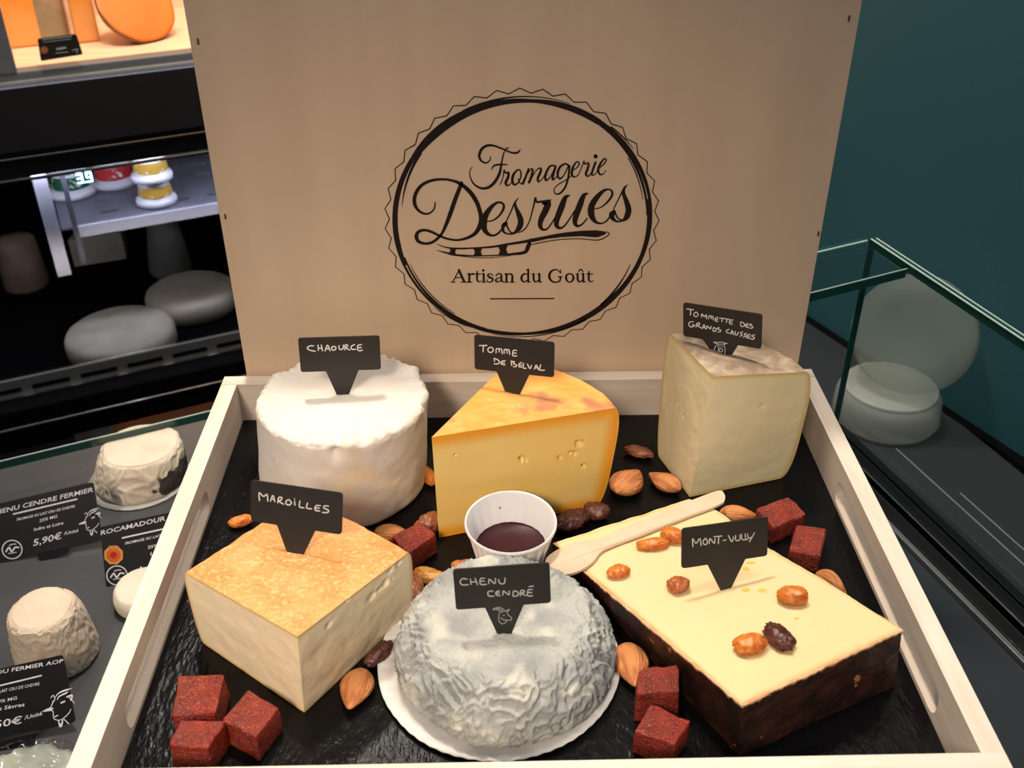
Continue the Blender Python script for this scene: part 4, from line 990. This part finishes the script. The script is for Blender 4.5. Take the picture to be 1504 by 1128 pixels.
# ---------------------------------------------------------------- almonds and raisins
ALM = mat('almond_skin', (.60, .245, .080), (.42, .135, .042), scale=260, rough=.6, stretch=(.18, 1.3, 1.3), bump=1.0, bscale=700, bdist=.0015, lo=.4, hi=.6, sss=.1)
def almond(p1, p2, wr, label, hz=.0042, base=.0203, lean=0, yaw=0):
    a, b = F(*p1, base + hz), F(*p2, base + hz); L_ = (b - a).length; ax = (b - a).normalized(); side = Z.cross(ax).normalized()
    c = (a + b) / 2; c.z = base + hz + .0002
    n, m_ = 28, 22; vs = []
    for i in range(m_ + 1):
        s = i / m_; x = (s - .5) * L_
        r = (math.sin(math.pi * s) ** .62) * (1 - .28 * (2 * s - 1)) * (1.0 if s < .5 else 1 - .25 * (s - .5))
        for k in range(n):
            a_ = 2 * math.pi * k / n; rg = 1 + .028 * math.sin(a_ * 13 + 2 * s) * math.sin(math.pi * s)
            q = Vector((x, r * rg * L_ * wr * .5 * math.cos(a_), r * rg * hz * math.sin(a_))); q += q.normalized() * .0002 * nz(q, 700, L_ * 1000)
            vs.append(q)
    fs = [[i * n + k, i * n + (k + 1) % n, (i + 1) * n + (k + 1) % n, (i + 1) * n + k] for i in range(m_) for k in range(n)]
    me = bpy.data.meshes.new('almond'); me.from_pydata(vs, [], fs); me.polygons.foreach_set('use_smooth', [True] * len(fs)); me.materials.append(ALM)
    o = bpy.data.objects.new('almond', me); COL.objects.link(o); fixn(o)
    o.matrix_world = Matrix.Translation(c) @ (Matrix((ax, side, ax.cross(side))).transposed() @ Matrix.Rotation(lean, 3, 'X')).to_4x4()
    tag(o, label, 'nut', 'almonds')
almond((533, 982), (512, 1043), .62, 'almond between the orange-rind block and the paper liner')
almond((921, 944), (934, 1010), .62, 'almond upright beside the paper liner, behind the front fruit paste cubes')
almond((905, 724), (939, 691), .74, 'almond touching the right end of the yellow wedge', hz=.0055)
almond((1000, 720), (953, 695), .60, 'almond at the foot of the grey-rind cheese, left corner')
almond((1056, 753), (1112, 758), .55, 'almond lying just behind the MONT-VULLY tag, beside a fruit paste cube', hz=.0045)
almond((1198, 843), (1243, 874), .55, 'almond squeezed between the dark-rind slab and the right wall', hz=.0070)
almond((550, 780), (606, 788), .55, 'reddish almond at the foot of the white bloomy cheese')
def rmat(n, a, b, c): return mat(n, a, b, scale=250, rough=.26, sss=.6, srad=(1, .35, .08), sscale=.004, spec=.55, bump=.7, bscale=700, bdist=.0006, c3=c, c3scale=120, c3lo=.5, c3hi=.7)
RG = rmat('golden_raisin', (.62, .22, .035), (.52, .15, .02), (.42, .10, .02)); RD = rmat('dark_raisin', (.10, .028, .018), (.055, .014, .010), (.16, .06, .04)); RB = rmat('brown_raisin', (.28, .10, .035), (.18, .055, .02), (.34, .14, .07))
def raisin(p1, p2, wr, m, label, on=None, hz=.0032, seed=0, base=.0203):
    if on: a, b = MV(*p1, hz * .8), MV(*p2, hz * .8); up = nM
    else: a, b = F(*p1, base + hz), F(*p2, base + hz); up = Z
    L_ = (b - a).length; ax = (b - a).normalized(); side = up.cross(ax).normalized(); c = (a + b) / 2
    n, m_ = 36, 28; vs = []
    for i in range(m_ + 1):
        s = i / m_; x = math.cos(math.pi * s); r = math.sin(math.pi * s) ** .85
        for k in range(n):
            a_ = 2 * math.pi * k / n; q = Vector((x * L_ / 2, r * math.cos(a_) * L_ * wr / 2, r * math.sin(a_) * hz))
            w1 = abs(nz((q.x * .55, q.y * 1.2, q.z * 1.2), 560, seed)); w2 = nz(q, 260, seed + 3); w3 = abs(nz(q, 950, seed + 5))
            q *= 1.05 + .16 * w2 - .65 * max(0, .26 - w1) - .22 * max(0, .3 - w3)
            vs.append(q)
    fs = [[i * n + k, i * n + (k + 1) % n, (i + 1) * n + (k + 1) % n, (i + 1) * n + k] for i in range(m_) for k in range(n)]
    me = bpy.data.meshes.new('raisin'); me.from_pydata(vs, [], fs); me.polygons.foreach_set('use_smooth', [True] * len(fs)); me.materials.append(m)
    o = bpy.data.objects.new('raisin', me); COL.objects.link(o); fixn(o)
    o.matrix_world = Matrix.Translation(c) @ Matrix((ax, side, ax.cross(side))).transposed().to_4x4()
    tag(o, label, 'dried fruit', 'raisins')
raisin((892, 842), (925, 837), .72, RG, 'golden raisin on the slab nearest the spoon bowl', 1, seed=1)
raisin((935, 801), (982, 797), .48, RG, 'long golden raisin on the slab beside the spoon handle', 1, seed=2)
raisin((971, 780), (1004, 792), .72, RG, 'amber raisin half behind the left edge of the MONT-VULLY tag', 1, hz=.004, seed=3)
raisin((980, 860), (1012, 857), .90, rmat('amber_raisin', (.45, .12, .03), (.36, .09, .025), (.5, .2, .08)), 'round reddish raisin on the slab left of the MONT-VULLY tag', 1, hz=.0042, seed=4)
raisin((1142, 873), (1188, 876), .75, RG, 'translucent amber raisin on the slab right of the MONT-VULLY tag', 1, hz=.0046, seed=5)
raisin((1078, 950), (1125, 942), .74, RG, 'golden raisin touching the dark raisin at the front of the slab', 1, hz=.0042, seed=6)
raisin((1128, 919), (1161, 951), .66, RD, 'dark wrinkled raisin at the front of the slab', 1, hz=.0042, seed=7)
raisin((335, 770), (372, 761), .55, RG, 'golden raisin beside the left wall, behind the orange-rind block', seed=8)
raisin((610, 838), (657, 857), .52, rmat('honey_raisin', (.55, .28, .06), (.40, .18, .03), (.3, .1, .02)), 'honey-coloured raisin between the orange-rind block and the ash-grey cheese', seed=9, hz=.004)
raisin((603, 890), (610, 840), .42, RB, 'brown upright raisin against the right face of the orange-rind block', seed=10, hz=.004)
raisin((663, 833), (697, 831), .62, rmat('russet_raisin', (.50, .19, .07), (.38, .13, .05), (.55, .3, .12)), 'small russet raisin left of the paper cup behind the CHENU tag', seed=11, hz=.004)
raisin((615, 783), (645, 757), .70, RB, 'brown raisin on the board at the tip of the yellow wedge', seed=12, hz=.006, )
raisin((619, 686), (638, 712), .45, RG, 'golden raisin between the white bloomy cheese and the yellow wedge', seed=13)
raisin((817, 774), (864, 753), .62, RD, 'dark raisin right of the paper cup', seed=14, hz=.005)
raisin((855, 749), (896, 752), .74, rmat('maroon_raisin', (.15, .05, .03), (.10, .03, .02), (.2, .08, .05)), 'maroon raisin at the foot of the yellow wedge', seed=15, hz=.005)
raisin((917, 658), (959, 668), .50, RB, 'brown raisin behind the two almonds, next to the grey-rind cheese', seed=16)
raisin((538, 978), (574, 944), .45, RD, 'dark raisin under the right face of the orange-rind block', seed=17, hz=.004)
raisin((843, 866), (870, 890), .55, RB, 'brown raisin behind the ash-grey cheese, left of the dark-rind slab', seed=18, hz=.004)

# ---------------------------------------------------------------- cheeses and price cards on the slate deck
GOAT = mat('wrinkled_goat_rind', (.66, .55, .43), (.60, .49, .38), scale=40, rough=.85, bump=.5, bscale=350, bdist=.0008, c3=(.50, .42, .35), c3scale=60, c3lo=.55, c3hi=.75)
def worm(p, s, sd, amp):
    q = p + Vector((nz(p, s * .4, 1 + sd), nz(p, s * .4, 2 + sd), nz(p, s * .4, 3 + sd))) * (1.4 / s)
    return amp * max(-.3, 1 - abs(nz(q, s, 5 + sd)) * 3.2)
# truncated cone
c = F(84, 968, ZL) + Vector((0, .004, .0003)); bw = (F(148, 975, ZL) - F(20, 975, ZL)).length / 2
t = root('goat_cheese_cone', c, 'small wrinkled beige cone-shaped goat cheese on the slate, lower left', 'cheese')
def dcone(p, a, r, zf, low): return worm(p, 260, 4, .0008) * (1 if zf < .95 else .3) - .0004 + .0008 * nz(p, 60, 2)
v, f, _ = drum(t, 'b', c, c + Vector((-.001, 0, 0)), .045, [(bw * .84, 0), (bw * .90, .06), (bw * .88, .35), (bw * .82, .65), (bw * .76, .88), (bw * .71, .96), (bw * .63, 1.0)], n=260, dispf=dcone, topr=30)
fixn(mesh('rind', v, f, GOAT, t))
# flat round on paper with broken patch
c = F(208, 702, ZL) + Z * .0012; rb = (F(272, 700, ZL) - F(140, 700, ZL)).length / 2
t = root('broken_goat_cheese', c, 'flat round white goat cheese with a dark broken side, upper left on the slate', 'cheese')
def dfl(p, a, r, zf, low): return worm(p, 130, 8, .0008) * (1 if zf < .95 else .15) - .0003 + .001 * nz(p, 40, 9)
v, f, _ = drum(t, 'b', c, c + Vector((.004, .004, 0)), .031, [(rb * .96, 0), (rb * 1.0, .08), (rb * .97, .4), (rb * .90, .75), (rb * .84, .93), (rb * .78, 1.0)], n=240, dispf=dfl, topr=24)
pp_ = onplane(264, 706, c - W_ * rb * .8, W_)
GO2 = mat('cream_goat_rind', (.72, .63, .51), (.66, .56, .44), scale=40, rough=.85, bump=.4, bscale=300)
fa, fb_ = [], []
for g in f:
    q = sum((v[i] for i in g[:4]), Vector()) / len(g[:4]); e = (q - pp_); dd = math.hypot(e.dot(U) / .021, e.z / .011) + .35 * nz(q, 150, 2)
    (fb_ if dd < 1 and e.dot(W_) < .05 and len(g) == 4 and q.z < c.z + .033 else fa).append(g)
def part_sub(nm, v, fs, m, t, off_=Vector()):
    used = sorted({i for g in fs for i in g}); mp_ = {o: k for k, o in enumerate(used)}; return mesh(nm, [v[i] + off_ for i in used], [[mp_[i] for i in g] for g in fs], m, t)
part_sub('rind', v, fa, GO2, t)
if fb_: part_sub('ash_patch', v, fb_, mat('exposed_ash', (.085, .070, .060), (.05, .04, .035), scale=80, rough=.9), t)
pr0 = root('paper_liner', F(205, 704, ZL), 'thin white paper under the broken goat cheese on the slate', 'paper')
v, f = lathe(F(205, 704, ZL), [(rb * 1.08, .0001), (rb * 1.09, .0006), (rb * .5, .0008)], 60, fr=lambda a, i: 1 + .008 * math.sin(a * 24)); fixn(mesh('paper_sheet', v, f, PAPER, pr0))
# small disc half hidden by the rim
c = F(217, 882, ZL) + Z * .0003
v, f, _ = drum(None, 'b', c, c, .016, [(.020, 0), (.0225, .2), (.0225, .6), (.020, .92), (.017, 1)], n=80, dispf=lambda p, a, r, zf, low: .0003 * nz(p, 200, 3), topr=8)
o = mesh('small_goat_cheese', v, f, mat('ivory_soft_rind', (.66, .61, .50), rough=.7, bump=.3, bscale=300), None, True, loc=c); fixn(o); tag(o, 'small ivory disc of goat cheese half hidden by the left rim of the box', 'cheese')
# wrapped cheese at the lower left corner
c = F(40, 1208, ZL) + Z * .0003
t = root('wrapped_cheese', c, 'grey cheese in shiny clear wrap at the bottom left corner', 'cheese')
v, f, _ = drum(None, 'b', c, c, .024, [(.036, 0), (.040, .2), (.039, .7), (.034, .97), (.028, 1)], n=160, dispf=lambda p, a, r, zf, low: worm(p, 90, 2, .0015), topr=16)
fixn(mesh('rind', v, f, mat('green_grey_rind', (.40, .41, .34), (.24, .27, .24), scale=30, rough=.5), t))
v, f, _ = drum(None, 'b', c, c, .026, [(.038, 0), (.0425, .2), (.0425, .7), (.037, .99), (.030, 1.02)], n=120, dispf=lambda p, a, r, zf, low: worm(p, 120, 12, .0016), topr=16)
fixn(mesh('film', v, f, glass('clear_film', (.95, .96, .96), .08), t))

def textmesh(s):
    cu_ = bpy.data.curves.new('t', 'FONT'); cu_.body = s; cu_.size = 1; cu_.offset = .012; cu_.resolution_u = 2
    o = bpy.data.objects.new('t', cu_); COL.objects.link(o); bpy.context.view_layer.update()
    me = bpy.data.meshes.new_from_object(o.evaluated_get(bpy.context.evaluated_depsgraph_get()))
    vs = [v.co.copy() for v in me.vertices]; fs = [list(p.vertices) for p in me.polygons]
    bpy.data.objects.remove(o); bpy.data.meshes.remove(me); return vs, fs
CARDM = mat('black_glossy_card', (.006, .006, .008), rough=.35, spec=.2)
CARDINK = mat('printed_white', (.62, .63, .66), rough=.6)
GOATHEAD = [([(0,28,1),(14,12,4),(36,4,6),(62,0,1)],0),([(10,34,2),(18,22,4),(40,14,5),(50,8,1)],0),([(-12,24),(-4,16),(2,30),(-4,40)],3),([(-4,36),(-14,58),(-40,68),(-14,68),(-4,72)],3),([(-34,66,4),(-20,64,10),(-6,62,6)],6),([(-4,72),(-2,96),(10,104),(26,104),(50,86),(58,72)],3),([(2,92),(12,88)],4),([(24,46),(36,42)],6),([(44,28),(62,24),(58,40)],6),([(52,30),(70,52)],3),([(14,106,3),(22,128,8),(30,106,4)],6),([(34,104,3),(50,122,4)],4)]
def pricecard(corners, basepx, texts, label, logo=None, goat=None, seal=None, foot=None, line=None, yaw=10, tl=32):
    B = F(*basepx, ZL + .001); y = math.radians(yaw); a = Vector((math.cos(y), math.sin(y), 0)); fw = Vector((-a.y, a.x, 0)); t_ = math.radians(tl)
    up = Z * math.cos(t_) + fw * math.sin(t_); n = a.cross(up).normalized()
    if n.dot(V3(CAM) - B) < 0: n = -n
    t = root('price_card', B, label, 'price card')
    card_ = quadplate('card', corners, B, n, .0012, CARDM, t, .002)
    to3 = lambda u_, v_: onplane(u_, v_, B, n)
    V_, F_ = [], []
    for s, p1, p2, hpx in texts:
        vs, fs = textmesh(s); x1 = max(v.x for v in vs); x0 = min(v.x for v in vs); d = np.array([p2[0] - p1[0], p2[1] - p1[1]], float); L_ = np.linalg.norm(d); d /= L_; pv = np.array([d[1], -d[0]])
        pv = np.array([.10, -.995]); n0 = len(V_)
        for v in vs:
            k = (v.x - x0) / (x1 - x0); q = np.array(p1) + d * L_ * k + pv * (v.y / .72) * hpx; V_.append(to3(q[0], q[1]) + n * .0003)
        F_ += [[i + n0 for i in g] for g in fs]
    if V_: mesh('lettering', V_, F_, CARDINK, card_, False)
    st = []
    if line: st.append((list(line), 2.2, False))
    if logo:
        cx_, cy_, r_ = logo; st.append(([(cx_ + r_ * math.cos(i * math.pi / 12), cy_ + r_ * .93 * math.sin(i * math.pi / 12)) for i in range(25)], 1.5, True))
        st += [([(cx_ - r_ * .62, cy_ + 3), (cx_ - r_ * .3, cy_ - 3), (cx_ - r_ * .05, cy_ + 3), (cx_ + r_ * .3, cy_ - 3), (cx_ + r_ * .68, cy_ - 3)], 2.2, True), ([(cx_ - r_ * .3, cy_ - 6), (cx_ + r_ * .1, cy_ - 8), (cx_ + r_ * .4, cy_ - 8)], 1.2, True), ([(cx_ - r_ * .4, cy_ + 6), (cx_ + r_ * .45, cy_ + 4)], 1, False)]
    if goat:
        gx, gy, gs = goat; st += [([((p[0] * gs + gx), (p[1] * gs + gy - p[0] * gs * .12)) + ((p[2] * gs * 1.0,) if len(p) > 2 else ()) for p in s_], max(w_ * gs, .8), len(s_) > 2) for s_, w_ in GOATHEAD]
    if st: flatprint('emblem', st, to3, n * .00035, CARDINK, card_)
    if seal:
        sx, sy, sr = seal
        flatprint('seal', [([(sx, sy)], sr * 2, False)], to3, n * .0003, mat('seal_yellow', (.85, .42, .10), rough=.5), card_)
        flatprint('seal_ring', [([(sx, sy)], sr * 1.5, False)], to3, n * .0005, mat('seal_orange', (.80, .18, .02), rough=.5), card_)
        flatprint('seal_centre', [([(sx, sy)], sr * .7, False)], to3, n * .0007, mat('seal_red', (.65, .03, .01), rough=.5), card_)
    if foot:
        pts3 = [onplane(a_, b_, B + n * .0005, n) for a_, b_ in foot]; A = (pts3[1] - pts3[0]).normalized(); Bv = n.cross(A)
        v, f = prism(rounded([((p - pts3[0]).dot(A), (p - pts3[0]).dot(Bv)) for p in pts3], .002), [], pts3[0], A, Bv, n, .0025); fixn(mesh('clip_foot', v, f, mat('black_clip', (.006, .006, .007), rough=.15), t, False))
pricecard([(-30, 746), (137, 708), (151, 794), (-22, 832)], (70, 815), [('CHENU CENDRE FERMIER', (-16, 758), (137, 722), 7), ('FROMAGE AU LAIT CRU DE CHEVRE', (25, 765), (110, 745), 4), ('25% MG', (58, 767), (84, 760), 4.5), ('Indre et Loire', (50, 780), (93, 770), 5), ('5,90€', (49, 802), (90, 791), 10), ('/Unité', (94, 786), (115, 781), 5)],
    'black price card reading CENDRE FERMIER 5,90 on the slate', logo=(18, 807, 14.5), goat=(128, 748, .30), foot=[(54, 812), (106, 800), (100, 812), (62, 824)], line=[(20, 755), (113, 733)])
pricecard([(147, 774), (300, 742), (316, 824), (156, 864)], (220, 850), [('ROCAMADOUR FERMIER', (148, 786), (296, 752), 7), ('FROMAGE AU LAIT CRU DE CHEVRE', (184, 800), (285, 777), 4), ('25% MG', (217, 806), (246, 800), 4.5), ('Lot', (221, 816), (236, 812), 5), ('1,90€', (205, 842), (248, 830), 10)],
    'black price card reading ROCAMADOUR with an orange round seal, tucked beside the box', logo=(172, 845, 15), seal=(167, 815, 15), line=[(180, 790), (280, 768)])
pricecard([(-60, 996), (92, 962), (111, 1060), (-48, 1100)], (20, 1090), [('CHABICHOU DU POITOU FERMIER AOP', (-135, 1014), (93, 973), 6), ('FROMAGE AU LAIT CRU DE CHEVRE', (-40, 1025), (58, 1006), 4.5), ('29% MG', (-8, 1034), (25, 1027), 5), ('Deux Sèvres', (-22, 1047), (36, 1037), 6), ('3,50€', (-26, 1073), (32, 1062), 11), ('/Unité', (36, 1057), (62, 1050), 6)],
    'black price card reading FERMIER AOP with a goat head, standing before the cone cheese', goat=(80, 1014, .42), foot=[(-30, 1094), (58, 1074), (50, 1088), (-22, 1108)], line=[(-30, 1014), (61, 992)])

# ---------------------------------------------------------------- things in the right-hand case
CLEAR = glass('clear_plastic', (.72, .74, .74), .05)
WTUB = mat('frosted_plastic', (.42, .43, .42), rough=.35, alpha=.35)
c = F(1298, 612, zD)
tb = root('round_container', c, 'round translucent lidded container standing in the glass case', 'container')
rt_ = (F(1376, 600, zD) - F(1225, 600, zD)).length / 2
v, f = lathe(c, [(rt_ * .93, .0003), (rt_ * 1.0, .006), (rt_ * .97, .024), (rt_ * .90, .030), (rt_ * .80, .033)], 64, capt=False); fixn(mesh('tub', v, f, WTUB, tb))
v, f = lathe(c + Z * .0305, [(rt_ * .86, .0), (rt_ * .87, .003), (rt_ * .84, .0045), (rt_ * .5, .005)], 64, capb=False); fixn(mesh('lid', v, f, mat('pale_lid', (.50, .51, .47), rough=.25, alpha=.5), tb))
c2 = c + nR * .012 + Z * .0355  # solid translucent disc added to imitate a reflection in the case glass
t = root('reflected_round', c2, 'pale translucent round standing in for a glass reflection, tilted on edge on top of the round container', 'cheese')
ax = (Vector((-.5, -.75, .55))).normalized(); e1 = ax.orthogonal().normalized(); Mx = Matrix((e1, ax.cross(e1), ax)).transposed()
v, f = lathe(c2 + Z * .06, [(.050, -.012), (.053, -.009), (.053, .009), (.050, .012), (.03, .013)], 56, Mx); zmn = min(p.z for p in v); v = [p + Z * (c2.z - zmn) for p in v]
fixn(mesh('rind', v, f, mat('pale_reflection', (.30, .31, .27), (.22, .25, .23), scale=14, rough=.6, alpha=.28), t))
